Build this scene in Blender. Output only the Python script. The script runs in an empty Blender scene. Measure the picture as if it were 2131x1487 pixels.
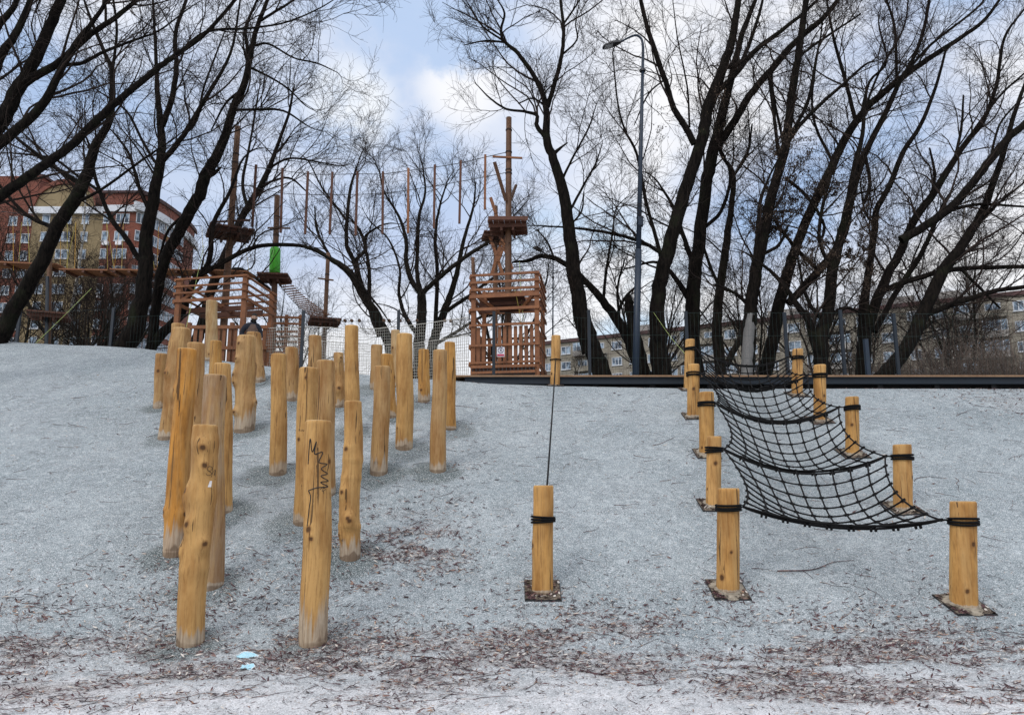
import bpy, math, random
import numpy as np
from mathutils import Vector, Matrix

SC = bpy.context.scene
COL = SC.collection
# ------------------------------------------------------------------ camera
W0, H0, F = 2131.0, 1487.0, 1540.0
PITCH = math.radians(9.82)
CAMZ = 1.4
cam_d = bpy.data.cameras.new("camera")
cam = bpy.data.objects.new("camera", cam_d); COL.objects.link(cam)
cam_d.sensor_width = 36.0; cam_d.lens = 36.0 * F / W0
cam_d.clip_start = 0.05; cam_d.clip_end = 6000
cam.location = (0, 0, CAMZ); cam.rotation_euler = (math.pi / 2 + PITCH, 0, 0)
SC.camera = cam
# ------------------------------------------------------------------ exposure
SC.view_settings.view_transform = 'Standard'
SC.view_settings.look = 'None'
SC.view_settings.exposure = 0.50
SC.view_settings.gamma = 1.0
# ------------------------------------------------------------------ sun
SUN_EL, SUN_AZ = math.radians(42), math.radians(215)     # azimuth clockwise from +Y
sl = bpy.data.lights.new("sun", 'SUN'); sl.energy = 0.9; sl.angle = math.radians(25); sl.color = (1.0, 0.95, 0.88)
so = bpy.data.objects.new("sun", sl); COL.objects.link(so)
sd = Vector((math.sin(SUN_AZ) * math.cos(SUN_EL), math.cos(SUN_AZ) * math.cos(SUN_EL), math.sin(SUN_EL)))
so.rotation_euler = sd.to_track_quat('Z', 'Y').to_euler()
# ------------------------------------------------------------------ sky
world = bpy.data.worlds.new("World"); SC.world = world; world.use_nodes = True
def build_sky():
    nt = world.node_tree; N = nt.nodes; L = nt.links; N.clear()
    out = N.new('ShaderNodeOutputWorld'); bg = N.new('ShaderNodeBackground'); bg.inputs[1].default_value = 0.1
    L.new(bg.outputs[0], out.inputs[0])
    sky = N.new('ShaderNodeTexSky'); sky.sky_type = 'NISHITA'; sky.sun_disc = False
    sky.sun_elevation = SUN_EL; sky.sun_rotation = SUN_AZ
    tc = N.new('ShaderNodeTexCoord'); sep = N.new('ShaderNodeSeparateXYZ'); L.new(tc.outputs['Generated'], sep.inputs[0])
    def math_(op, a, b=None, clamp=False):
        n = N.new('ShaderNodeMath'); n.operation = op; n.use_clamp = clamp
        for i, v in enumerate((a, b)):
            if v is None: continue
            if isinstance(v, (int, float)): n.inputs[i].default_value = v
            else: L.new(v, n.inputs[i])
        return n.outputs[0]
    zc = math_('MAXIMUM', sep.outputs[2], 0.0)
    den = math_('ADD', zc, 0.22)
    px = math_('DIVIDE', sep.outputs[0], den); py = math_('DIVIDE', sep.outputs[1], den)
    cb = N.new('ShaderNodeCombineXYZ'); L.new(px, cb.inputs[0]); L.new(py, cb.inputs[1])
    def noise(sc, det, rough, off, dist=0.0):
        mp = N.new('ShaderNodeMapping'); mp.inputs[1].default_value = off; L.new(cb.outputs[0], mp.inputs[0])
        n = N.new('ShaderNodeTexNoise'); n.inputs['Scale'].default_value = sc; n.inputs['Detail'].default_value = det
        n.inputs['Roughness'].default_value = rough; n.inputs['Distortion'].default_value = dist
        L.new(mp.outputs[0], n.inputs['Vector']); return n.outputs[0]
    def ramp(v, a, b):
        m = N.new('ShaderNodeMapRange'); m.interpolation_type = 'SMOOTHSTEP'; L.new(v, m.inputs[0])
        m.inputs[1].default_value = a; m.inputs[2].default_value = b; return m.outputs[0]
    def mix(f, a, b):
        m = N.new('ShaderNodeMix'); m.data_type = 'RGBA'
        for i, v in ((0, f), (6, a), (7, b)):
            if isinstance(v, tuple): m.inputs[i].default_value = v
            elif isinstance(v, float): m.inputs[i].default_value = v
            else: L.new(v, m.inputs[i])
        return m.outputs[2]
    K = 7.2
    def c(r, g, b): return (r * K, g * K, b * K, 1)
    n1 = noise(1.1, 7, 0.55, (3.1, 1.7, 0), 0.25); n2 = noise(2.6, 8, 0.6, (7.7, 4.2, 0), 0.2); n3 = noise(0.6, 3, 0.5, (1.3, 9.1, 0))
    # a deeper blue gap: a lobe round a fixed direction of the sky
    def lobe(d, lo, hi):
        dp = N.new('ShaderNodeVectorMath'); dp.operation = 'DOT_PRODUCT'; L.new(tc.outputs['Generated'], dp.inputs[0])
        v = Vector(d).normalized(); dp.inputs[1].default_value = v
        return ramp(dp.outputs['Value'], lo, hi)
    grey = c(0.54, 0.62, 0.80); white = c(0.98, 0.98, 1.0); pale = c(0.74, 0.81, 0.95)
    cl = mix(ramp(n2, 0.35, 0.68), grey, pale)
    cl = mix(ramp(n1, 0.45, 0.58), cl, white)
    blue = mix(0.75, sky.outputs[0], c(0.46, 0.63, 0.93))
    gap = math_('MULTIPLY', ramp(n1, 0.47, 0.37), ramp(n3, 0.66, 0.42))
    res = mix(gap, cl, blue)
    l0 = lobe((-0.09, 1, 0.47), 0.955, 0.992)
    res = mix(math_('MULTIPLY', l0, 0.8), res, mix(ramp(n2, 0.35, 0.65), c(0.56, 0.66, 0.88), c(0.70, 0.77, 0.92)))
    l1 = math_('MULTIPLY', lobe((-0.13, 1, 0.60), 0.972, 0.998), ramp(n2, 0.62, 0.40))
    res = mix(math_('MULTIPLY', l1, 0.65), res, c(0.48, 0.64, 0.90))
    l2 = math_('MULTIPLY', lobe((-0.07, 1, 0.58), 0.9975, 0.9998), ramp(n2, 0.40, 0.52))
    res = mix(l2, res, c(0.95, 0.96, 1.0))
    l4 = math_('MULTIPLY', lobe((-0.235, 1, 0.545), 0.9975, 0.9998), ramp(n2, 0.36, 0.52))
    res = mix(l4, res, c(0.90, 0.94, 1.0))
    l3 = math_('MULTIPLY', lobe((0.10, 1, 0.24), 0.985, 0.999), ramp(n1, 0.62, 0.45))
    res = mix(math_('MULTIPLY', l3, 0.8), res, c(0.45, 0.74, 1.0))
    # brightening towards the horizon behind the cloud deck
    hz = ramp(sep.outputs[2], 0.36, 0.10)
    res = mix(math_('MULTIPLY', hz, 0.55), res, c(0.92, 0.95, 1.0))
    # brighter upper dome, as an overcast sky has
    up = ramp(sep.outputs[2], 0.62, 0.95)
    res = mix(math_('MULTIPLY', up, 0.85), res, (K * 1.9, K * 1.9, K * 1.95, 1))
    L.new(res, bg.inputs[0])
build_sky()

# ------------------------------------------------------------------ pixel <-> world helpers
cp, sp = math.cos(PITCH), math.sin(PITCH)
def ray(px, py):
    u, v = px - W0 / 2, H0 / 2 - py
    return np.array([u, F * cp - v * sp, F * sp + v * cp])
def P(px, py, Y):
    r = ray(px, py); t = Y / r[1]
    return np.array([r[0] * t, Y, CAMZ + r[2] * t])
def PX(w, Y): return w * Y / F * 1.0
# ------------------------------------------------------------------ terrain
S_ = 0.42; Y0 = 6.35
HX = [(-30, 5.6), (-14, 5.15), (-11.5, 4.95), (-9, 4.72), (-7.5, 4.40), (-6, 4.12), (-4.5, 3.90), (-3, 3.73), (-2, 3.62), (-0.6, 3.50), (0.8, 3.42), (4, 3.32), (12, 3.29), (40, 3.29)]
hxx = np.array([a for a, b in HX]); hxh = np.array([b for a, b in HX])
def sstep(a, b, x):
    t = np.clip((x - a) / (b - a), 0, 1); return t * t * (3 - 2 * t)
def terr(x, y):
    x = np.asarray(x, float); y = np.asarray(y, float)
    k = 0.35
    foot = Y0 + 0.25 * np.sin(x * 0.35 + 1.0)*np.exp(-(x/9)**2)*0.5
    zr = S_ * k * np.logaddexp(0, (y - foot) / k)
    H = np.interp(x, hxx, hxh); kk = 0.10
    z = -kk * np.logaddexp(-zr / kk, -H / kk)
    yc = Y0 + H / S_
    top = 3.60
    z = z + (top - H) * sstep(1.0, 4.0, y - yc)
    z = z - (top - 2.0) * sstep(45, 120, y)
    bump = 0.018 * np.sin(x * 1.3 + 0.4 * y) * np.sin(y * 1.1 + 1.3) + 0.012 * np.sin(x * 2.7 + 1) * np.cos(y * 2.3)
    return z + bump * sstep(4, 8, y) * (1 - sstep(13.2, 14.2, y) * sstep(-1.5, 0.0, x))
def ground_at(px, py, y0=3.2, y1=30):
    r = ray(px, py); Y = np.arange(y0, y1, 0.01); t = Y / r[1]
    z = CAMZ + r[2] * t; g = terr(r[0] * t, Y); i = np.where(z <= g)[0]
    Yh = Y[i[0]] if len(i) else y1
    t = Yh / r[1]; return np.array([r[0] * t, Yh, float(terr(r[0] * t, Yh))])
# ------------------------------------------------------------------ material helpers
MATS = {}
class NT:
    def __init__(s, name):
        s.m = bpy.data.materials.new(name); s.m.use_nodes = True; s.t = s.m.node_tree; s.N = s.t.nodes; s.L = s.t.links
        s.N.clear(); s.out = s.N.new('ShaderNodeOutputMaterial'); s.b = s.N.new('ShaderNodeBsdfPrincipled')
        s.L.new(s.b.outputs[0], s.out.inputs[0]); MATS[name] = s.m
    def put(s, sock, v):
        if isinstance(v, bpy.types.NodeSocket): s.L.new(v, sock)
        elif isinstance(v, tuple) and sock.type == 'RGBA' and len(v) == 3: sock.default_value = (*v, 1)
        else: sock.default_value = v
    def set(s, **k):
        for a, v in k.items(): s.put(s.b.inputs[a.replace('_', ' ')], v)
        return s
    def co(s, kind='Object', scale=(1, 1, 1), loc=None):
        tc = s.N.new('ShaderNodeTexCoord'); mp = s.N.new('ShaderNodeMapping'); s.L.new(tc.outputs[kind], mp.inputs[0])
        mp.inputs[3].default_value = scale
        if loc is not None: s.put(mp.inputs[1], loc)
        return mp.outputs[0]
    def geo(s, scale=(1, 1, 1)):
        g = s.N.new('ShaderNodeNewGeometry'); mp = s.N.new('ShaderNodeMapping'); s.L.new(g.outputs['Position'], mp.inputs[0])
        mp.inputs[3].default_value = scale; return mp.outputs[0]
    def noise(s, vec, scale, det=4, rough=.5, dist=0.):
        n = s.N.new('ShaderNodeTexNoise'); s.put(n.inputs['Vector'], vec)
        n.inputs['Scale'].default_value = scale; n.inputs['Detail'].default_value = det
        n.inputs['Roughness'].default_value = rough; n.inputs['Distortion'].default_value = dist; return n.outputs[0]
    def vor(s, vec, scale, out='Distance', feat='F1'):
        n = s.N.new('ShaderNodeTexVoronoi'); n.feature = feat; s.put(n.inputs['Vector'], vec); n.inputs['Scale'].default_value = scale
        return n.outputs[out]
    def rng(s, v, a, b, c=0., d=1.):
        n = s.N.new('ShaderNodeMapRange'); s.L.new(v, n.inputs[0])
        for i, q in zip((1, 2, 3, 4), (a, b, c, d)): n.inputs[i].default_value = q
        return n.outputs[0]
    def mix(s, f, a, b, mode='MIX'):
        n = s.N.new('ShaderNodeMix'); n.data_type = 'RGBA'; n.blend_type = mode
        for i, v in ((0, f), (6, a), (7, b)): s.put(n.inputs[i], v)
        return n.outputs[2]
    def mth(s, op, a, b=0.0):
        n = s.N.new('ShaderNodeMath'); n.operation = op; s.put(n.inputs[0], a); s.put(n.inputs[1], b); return n.outputs[0]
    def attr(s, name):
        n = s.N.new('ShaderNodeAttribute'); n.attribute_name = name; return n.outputs['Fac']
    def sepz(s, v, i=2):
        n = s.N.new('ShaderNodeSeparateXYZ'); s.L.new(v, n.inputs[0]); return n.outputs[i]
    def objcol(s):
        n = s.N.new('ShaderNodeObjectInfo'); return n.outputs['Color']
    def objrnd(s):
        n = s.N.new('ShaderNodeObjectInfo'); return n.outputs['Random']
    def bump(s, h, st=.5, dist=.01):
        n = s.N.new('ShaderNodeBump'); n.inputs['Strength'].default_value = st; n.inputs['Distance'].default_value = dist
        s.L.new(h, n.inputs['Height']); s.L.new(n.outputs[0], s.b.inputs['Normal']); return s

def mats():
    # rubber-crumb slope
    n = NT('rubber_ground'); g = n.geo()
    big = n.noise(g, .55, 4, .6); mid = n.noise(g, 4, 5, .65); fin = n.noise(g, 62, 4, .75); gr = n.noise(n.geo((1, .6, 1)), 105, 3, .8)
    fib = n.noise(n.geo((1, 1.6, 1)), 30, 4, .65, 3.0)
    c = n.mix(n.rng(big, .3, .7), (.175, .218, .240), (.320, .362, .385))
    near = n.rng(n.sepz(g, 1), 5.2, 6.6, 1., 0.)
    c = n.mix(near, c, n.mix(n.rng(big, .3, .7), (.53, .535, .555), (.69, .685, .71)))
    c = n.mix(n.rng(n.noise(n.geo((1, .5, 1)), 1.7, 5, .7), .48, .72, .0, .45), c, (.145, .170, .185)); c = n.mix(n.rng(mid, .42, .68, .0, .55), c, (.14, .165, .18)); c = n.mix(n.rng(n.noise(g, 11, 4, .7), .50, .68, .0, .35), c, (.62, .66, .69)); c = n.mix(n.rng(n.noise(g, 9, 5, .75), .54, .70, .0, .5), c, (.10, .12, .13))
    c = n.mix(n.attr('patch_shade'), c, (.055, .078, .078))
    c = n.mix(n.attr('dirt'), c, n.mix(n.rng(mid, .3, .7), (.20, .165, .155), (.33, .28, .26)))
    c = n.mix(n.rng(fin, .50, .68, 0., .85), c, (.07, .08, .09))
    c = n.mix(n.rng(gr, .54, .68, 0., .9), c, (.86, .90, .93))
    c = n.mix(n.rng(fib, .57, .63, 0., .62), c, (.78, .82, .86))
    c = n.mix(n.rng(fib, .42, .35, 0., .75), c, (.055, .062, .07))
    far = n.noise(g, .3, 5, .6)
    isfar = n.rng(n.sepz(g, 1), 22, 26)
    c = n.mix(isfar, c, n.mix(n.rng(far, .4, .6), (.05, .055, .025), (.09, .075, .05)))
    n.set(Base_Color=c, Roughness=.95); n.b.inputs['Specular IOR Level'].default_value = .15
    n.bump(n.mth('ADD', fin, n.mth('MULTIPLY', gr, .6)), .55, .012)
    # peeled log wood
    n = NT('log_wood'); rnd = n.objrnd(); off = n.N.new('ShaderNodeCombineXYZ')
    for i in range(3): n.L.new(n.mth('MULTIPLY', rnd, (37., 91., 53.)[i]), off.inputs[i])
    st = n.co('Object', (1, 1, .07), off.outputs[0]); iso = n.co('Object', (1, 1, .4), off.outputs[0])
    g1 = n.noise(st, 55, 5, .65, .3); g2 = n.noise(st, 14, 4, .6, .6); g3 = n.noise(iso, 5, 4, .6); g4 = n.noise(n.co('Object', (1, 1, .03), off.outputs[0]), 26, 2, .5, .8)
    base = n.objcol()
    c = n.mix(n.rng(g3, .40, .66, 0., .80), base, (.24, .105, .026), 'MIX')
    c = n.mix(n.rng(g2, .46, .68, 0., .65), c, (.50, .31, .125))
    c = n.mix(n.rng(g1, .50, .68, 0., .55), c, (.17, .08, .022))
    c = n.mix(n.rng(g4, .655, .672, 0., .85), c, (.055, .03, .014))
    kn = n.attr('knot')
    c = n.mix(n.rng(kn, .25, .8, 0., .75), c, (.16, .065, .02))
    c = n.mix(n.rng(n.mth('ADD', kn, n.mth('MULTIPLY', n.mth('SUBTRACT', n.noise(iso, 40, 3, .6), .5), .5)), .58, .82, 0., .8), c, (.055, .027, .012))
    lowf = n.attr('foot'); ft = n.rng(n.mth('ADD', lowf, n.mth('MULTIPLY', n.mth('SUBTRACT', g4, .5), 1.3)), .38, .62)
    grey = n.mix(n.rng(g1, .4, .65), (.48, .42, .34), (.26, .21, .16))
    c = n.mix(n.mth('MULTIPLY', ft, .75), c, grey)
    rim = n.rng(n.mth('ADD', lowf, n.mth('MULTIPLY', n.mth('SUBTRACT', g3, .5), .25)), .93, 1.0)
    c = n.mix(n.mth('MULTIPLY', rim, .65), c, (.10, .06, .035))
    c = n.mix(n.attr('endcut'), c, n.mix(n.rng(g3, .4, .6), (.50, .36, .19), (.36, .23, .10)))
    n.set(Base_Color=c, Roughness=.72); n.b.inputs['Specular IOR Level'].default_value = .25
    n.bump(n.mth('ADD', n.mth('MULTIPLY', g1, .6), g2), .35, .008)
    # stained timber of the rope course
    def wood(name, a, b, s=18, rough=.65):
        n = NT(name); v = n.geo((1, 1, .6)); x = n.noise(v, s, 4, .6); y = n.noise(v, 2.2, 3, .5)
        n.set(Base_Color=n.mix(n.rng(n.mix(.5, x, y), .35, .65), a, b), Roughness=rough); n.bump(x, .3, .006)
    wood('red_timber', (.155, .056, .021), (.285, .110, .040))
    wood('dark_red_timber', (.062, .020, .010), (.115, .040, .019))
    wood('brown_pole', (.085, .038, .018), (.155, .075, .036))
    wood('deck_board', (.20, .11, .055), (.30, .18, .10))
    wood('grey_wood', (.10, .10, .10), (.19, .185, .18), 30)
    # bark
    def bark(name, a, b, sc=16, bs=.8):
        n = NT(name); v = n.geo((1, 1, .22)); x = n.noise(v, sc, 5, .65, .8); y = n.noise(n.geo(), 2.0, 4, .6)
        c = n.mix(n.rng(x, .38, .62), a, b); c = n.mix(n.rng(y, .55, .75, 0., .5), c, (.022, .028, .014))
        n.set(Base_Color=c, Roughness=.95); n.b.inputs['Specular IOR Level'].default_value = .1; n.bump(x, bs, .03)
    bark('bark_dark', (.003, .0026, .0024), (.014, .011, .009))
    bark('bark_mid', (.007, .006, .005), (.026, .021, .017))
    n = NT('bark_twig'); n.set(Base_Color=n.mix(n.rng(n.noise(n.geo(), 1.7, 2), .3, .7), (.010, .0075, .0065), (.040, .028, .023)), Roughness=.9); n.b.inputs['Specular IOR Level'].default_value = .15
    n = NT('bark_birch'); v = n.geo((1, 1, 3.2)); x = n.noise(v, 3.0, 4, .6)
    n.set(Base_Color=n.mix(n.rng(x, .54, .60), (.50, .48, .44), (.05, .045, .04)), Roughness=.8)
    n = NT('thicket'); n.set(Base_Color=n.mix(n.rng(n.noise(n.geo(), .6, 3), .35, .65), (.07, .05, .04), (.17, .13, .105)), Roughness=.9)
    n = NT('dead_leaf'); n.set(Base_Color=n.mix(n.rng(n.noise(n.geo(), 3, 3), .35, .65), (.022, .014, .009), (.06, .036, .02)), Roughness=.85)
    # litter
    n = NT('litter'); x = n.vor(n.geo(), 22, 'Color'); s = n.sepz(x, 0)
    cr = n.N.new('ShaderNodeValToRGB'); n.L.new(s, cr.inputs[0]); e = cr.color_ramp.elements
    e[0].position = 0; e[0].color = (.020, .010, .011, 1); e[1].position = 1; e[1].color = (.30, .185, .12, 1)
    for p_, c_ in ((.45, (.046, .017, .022, 1)), (.72, (.088, .036, .040, 1)), (.90, (.20, .12, .10, 1))):
        q = e.new(p_); q.color = c_
    n.set(Base_Color=cr.outputs[0], Roughness=.8)
    n = NT('litter_pale'); n.set(Base_Color=n.mix(n.rng(n.noise(n.geo(), 9, 2), .4, .6), (.38, .33, .29), (.60, .56, .52)), Roughness=.85)
    n = NT('soil'); v = n.geo(); n.set(Base_Color=n.mix(n.rng(n.noise(v, 24, 5, .7), .38, .62), (.06, .042, .032), (.27, .22, .17)), Roughness=.95); n.bump(n.noise(v, 60, 4, .7), 1., .03)
    n = NT('mortar'); v = n.geo(); n.set(Base_Color=n.mix(n.rng(n.noise(v, 18, 4), .35, .65), (.17, .145, .11), (.34, .30, .24)), Roughness=.95); n.bump(n.noise(v, 45, 3), .6, .02)
    def flat(name, col, rough=.5, met=0., noise_=.25, sc=6, spec=.5):
        n = NT(name); x = n.noise(n.geo(), sc, 4, .6); d = tuple(v * (1 - noise_) for v in col)
        n.set(Base_Color=n.mix(n.rng(x, .3, .7), d, col), Roughness=rough, Metallic=met); n.b.inputs['Specular IOR Level'].default_value = spec
    flat('black_rope', (.004, .004, .0045), .8, 0, .4, 60, .2); flat('black_steel', (.018, .018, .02), .6)
    flat('zinc', (.45, .46, .47), .35, .9); flat('blue_steel', (.006, .015, .027), .6, 0, .3, 3); flat('dark_blue_steel', (.013, .022, .034), .5)
    flat('lamp_blue', (.012, .026, .050), .5, 0, .2, 3); flat('lamp_grey', (.02, .022, .028), .4)
    flat('lamp_lens', (.55, .56, .58), .3); flat('green_plastic', (.055, .42, .012), .42, 0, .15, 3)
    flat('net_cream', (.60, .58, .52), .8); flat('wire_green', (.020, .050, .046), .6); flat('cable', (.03, .03, .035), .6, .3)
    flat('rope_yellow', (.46, .38, .07), .7); flat('rope_orange', (.62, .33, .04), .7); flat('rope_white', (.6, .6, .58), .7); flat('rope_lime', (.42, .52, .16), .7)
    flat('ink', (.010, .010, .012), .6); flat('sticker', (.85, .83, .82), .5, 0, .05)
    flat('mask_blue', (.42, .70, .82), .7, 0, .12, 30); flat('mask_white', (.82, .84, .85), .7, 0, .08, 30)
    flat('skin', (.50, .30, .21), .55, 0, .12, 30); flat('hair', (.022, .014, .010), .8); flat('jacket_navy', (.014, .017, .030), .85, 0, .4, 12)
    flat('vest_brown', (.165, .105, .08), .85, 0, .35, 14); flat('cap_black', (.012, .011, .012), .85); flat('trousers', (.02, .02, .024), .85); flat('shoe', (.03, .02, .016), .5)
    flat('sign_white', (.80, .80, .84), .4, 0, .04); flat('sign_red', (.55, .03, .10), .4); flat('sign_blue', (.04, .05, .16), .4)
    flat('paint_cyan', (.10, .50, .50), .6)
    # buildings
    n = NT('red_brick'); br = n.N.new('ShaderNodeTexBrick'); v = n.co('UV'); n.L.new(v, br.inputs['Vector'])
    br.inputs['Color1'].default_value = (.18, .046, .028, 1); br.inputs['Color2'].default_value = (.12, .032, .021, 1); br.inputs['Mortar'].default_value = (.25, .14, .10, 1)
    br.inputs['Scale'].default_value = 1.0; br.inputs['Brick Width'].default_value = .5; br.inputs['Row Height'].default_value = .15; br.inputs['Mortar Size'].default_value = .012
    x = n.noise(n.geo(), .35, 4, .6)
    n.set(Base_Color=n.mix(n.rng(x, .35, .65, 0., .35), br.outputs[0], (.22, .06, .035)), Roughness=.85)
    def plaster(name, a, b): 
        n = NT(name); n.set(Base_Color=n.mix(n.rng(n.noise(n.geo((1, 1, .5)), .5, 5, .65), .35, .65), a, b), Roughness=.9)
    plaster('yellow_brick', (.19, .145, .08), (.28, .215, .12)); plaster('panel_beige', (.22, .20, .165), (.31, .285, .235)); plaster('panel_grey', (.25, .24, .23), (.35, .33, .31))
    plaster('white_band', (.55, .58, .64), (.70, .73, .78)); plaster('seam', (.14, .12, .10), (.20, .17, .14)); plaster('roof_dark', (.05, .035, .035), (.10, .05, .05))
    n = NT('glass'); n.set(Base_Color=n.mix(n.rng(n.noise(n.geo(), .8, 3), .4, .6), (.05, .075, .11), (.34, .44, .55)), Roughness=.12)
    flat('window_frame', (.58, .61, .66), .5, 0, .1)
mats()
# ------------------------------------------------------------------ mesh helpers
def link(o, parent=None):
    COL.objects.link(o)
    if parent is not None: o.parent = parent
    return o
def tag(o, label=None, cat=None, group=None, kind=None):
    if label: o['label'] = label
    if cat: o['category'] = cat
    if group: o['group'] = group
    if kind: o['kind'] = kind
    return o
def empty(name, loc, label=None, cat=None, group=None):
    o = bpy.data.objects.new(name, None); o.location = tuple(float(v) for v in loc); o.empty_display_size = .2; link(o)
    return tag(o, label, cat, group)
def raw_mesh(name, V, Q, T=None, matidx=None, mats_=(), smooth=False):
    """V (n,3); Q (m,4) quads; T (k,3) tris."""
    V = np.asarray(V, np.float32); me = bpy.data.meshes.new(name)
    Q = np.zeros((0, 4), np.int32) if Q is None or len(Q) == 0 else np.asarray(Q, np.int32)
    T = np.zeros((0, 3), np.int32) if T is None or len(T) == 0 else np.asarray(T, np.int32)
    me.vertices.add(len(V)); me.vertices.foreach_set('co', V.ravel())
    nl = Q.size + T.size; me.loops.add(nl); me.loops.foreach_set('vertex_index', np.concatenate([Q.ravel(), T.ravel()]).astype(np.int32))
    npoly = len(Q) + len(T); me.polygons.add(npoly)
    st = np.concatenate([np.arange(len(Q)) * 4, Q.size + np.arange(len(T)) * 3]).astype(np.int32)
    me.polygons.foreach_set('loop_start', st)
    for m in mats_: me.materials.append(MATS[m])
    if matidx is not None: me.polygons.foreach_set('material_index', np.asarray(matidx, np.int32))
    me.polygons.foreach_set('use_smooth', np.full(npoly, smooth))
    me.update(calc_edges=True); me.validate(); return me
class MB:
    """collects shapes and links them as one mesh object"""
    def __init__(s): s.v = []; s.q = []; s.t = []; s.mq = []; s.mt = []; s.n = 0; s.mats = []; s.uv = None
    def mi(s, m):
        if m not in s.mats: s.mats.append(m)
        return s.mats.index(m)
    def add(s, V, Q=(), T=(), m='black_steel'):
        i = s.mi(m); V = np.asarray(V, float).reshape(-1, 3)
        if len(Q): Q = np.asarray(Q, int) + s.n; s.q.append(Q); s.mq += [i] * len(Q)
        if len(T): T = np.asarray(T, int) + s.n; s.t.append(T); s.mt += [i] * len(T)
        s.v.append(V); s.n += len(V); return s
    def box8(s, c, m):   # 8 corners: bottom 4 (ccw), top 4
        return s.add(c, [(3, 2, 1, 0), (4, 5, 6, 7), (0, 1, 5, 4), (1, 2, 6, 5), (2, 3, 7, 6), (3, 0, 4, 7)], m=m)
    def box(s, lo, hi, m):
        x0, y0, z0 = lo; x1, y1, z1 = hi
        return s.box8([(x0, y0, z0), (x1, y0, z0), (x1, y1, z0), (x0, y1, z0), (x0, y0, z1), (x1, y0, z1), (x1, y1, z1), (x0, y1, z1)], m)
    def beam(s, a, b, w, h, m, up=(0, 0, 1)):
        a = np.asarray(a, float); b = np.asarray(b, float); d = b - a; d = d / np.linalg.norm(d); up = np.asarray(up, float)
        x = np.cross(d, up)
        if np.linalg.norm(x) < 1e-4: x = np.array([1., 0, 0])
        x /= np.linalg.norm(x); u = np.cross(x, d); x = x * w / 2; u = u * h / 2
        return s.box8([a - x - u, a + x - u, b + x - u, b - x - u, a - x + u, a + x + u, b + x + u, b - x + u], m)
    def tube(s, pts, rad, m, n=8, caps=True):
        pts = np.asarray(pts, float); k = len(pts); rad = np.broadcast_to(np.asarray(rad, float), (k,))
        V, Q, T = tubes(pts[None], rad[None], n)
        s.add(V, Q, m=m)
        if caps:
            b = s.n - len(V)
            c0, c1 = pts[0], pts[-1]; s.v.append(np.array([c0, c1])); i = s.n; s.n += 2; mi = s.mi(m)
            tt = [(b + (j + 1) % n, b + j, i) for j in range(n)] + [(b + (k - 1) * n + j, b + (k - 1) * n + (j + 1) % n, i + 1) for j in range(n)]
            s.t.append(np.array(tt)); s.mt += [mi] * len(tt)
        return s
    def build(s, name, parent=None, smooth=False, origin=None):
        V = np.concatenate(s.v)
        if parent is not None: V = V - np.array(parent_origin(parent))
        elif origin is not None: V = V - np.asarray(origin)
        else:
            origin = np.array([(V[:, 0].min() + V[:, 0].max()) / 2, (V[:, 1].min() + V[:, 1].max()) / 2, V[:, 2].min()]); V = V - origin
        Q = np.concatenate(s.q) if s.q else None; T = np.concatenate(s.t) if s.t else None
        me = raw_mesh(name, V, Q, T, s.mq + s.mt, s.mats, smooth)
        o = bpy.data.objects.new(name, me)
        if parent is None: o.location = tuple(float(v) for v in origin)
        link(o, parent); return o
def parent_origin(p):
    v = np.zeros(3)
    while p is not None: v += np.array(p.location); p = p.parent
    return v
def tubes(pts, rad, n=3):
    """pts (N,K,3), rad (N,K) -> vertices, quads of N open tubes"""
    N, K, _ = pts.shape
    d = np.gradient(pts, axis=1); d /= np.linalg.norm(d, axis=2, keepdims=True) + 1e-9
    ref = np.where(np.abs(d[:, 0, 2:3]) > .8, np.array([1., 0, 0]), np.array([0, 0, 1.]))
    x = np.zeros_like(d); v = np.cross(d[:, 0], ref)
    for k in range(K):          # carry the frame along, so that it never flips
        v = v - d[:, k] * (v * d[:, k]).sum(1, keepdims=True); v = v / (np.linalg.norm(v, axis=1, keepdims=True) + 1e-9); x[:, k] = v
    y = np.cross(d, x)
    a = np.arange(n) * 2 * math.pi / n
    V = pts[:, :, None] + rad[:, :, None, None] * (x[:, :, None] * np.cos(a)[None, None, :, None] + y[:, :, None] * np.sin(a)[None, None, :, None])
    idx = np.arange(N * K * n).reshape(N, K, n); nx = np.roll(idx, -1, axis=2)
    Q = np.stack([idx[:, :-1], nx[:, :-1], nx[:, 1:], idx[:, 1:]], axis=-1).reshape(-1, 4)
    return V.reshape(-1, 3), Q, None
def catmull(pts, step=4):
    pts = np.asarray(pts, float); 
    if len(pts) < 3: 
        t = np.linspace(0, 1, step * (len(pts) - 1) + 1)[:, None]; return pts[0] * (1 - t) + pts[-1] * t
    p = np.vstack([2 * pts[0] - pts[1], pts, 2 * pts[-1] - pts[-2]]); out = []
    for i in range(1, len(p) - 2):
        for k in range(step):
            t = k / step; a, b, c, d = p[i - 1], p[i], p[i + 1], p[i + 2]
            out.append(.5 * ((2 * b) + (-a + c) * t + (2 * a - 5 * b + 4 * c - d) * t * t + (-a + 3 * b - 3 * c + d) * t ** 3))
    out.append(p[-2]); return np.array(out)
# ------------------------------------------------------------------ logs (positions first: the ground carries rubber patches and painted contact shade around them)
GOLD = (.49, .255, .068); HONEY = (.51, .295, .105); TAN = (.41, .255, .115); PALE = (.46, .325, .175); ORANGE = (.54, .245, .048); GREYTAN = (.33, .235, .15)
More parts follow.
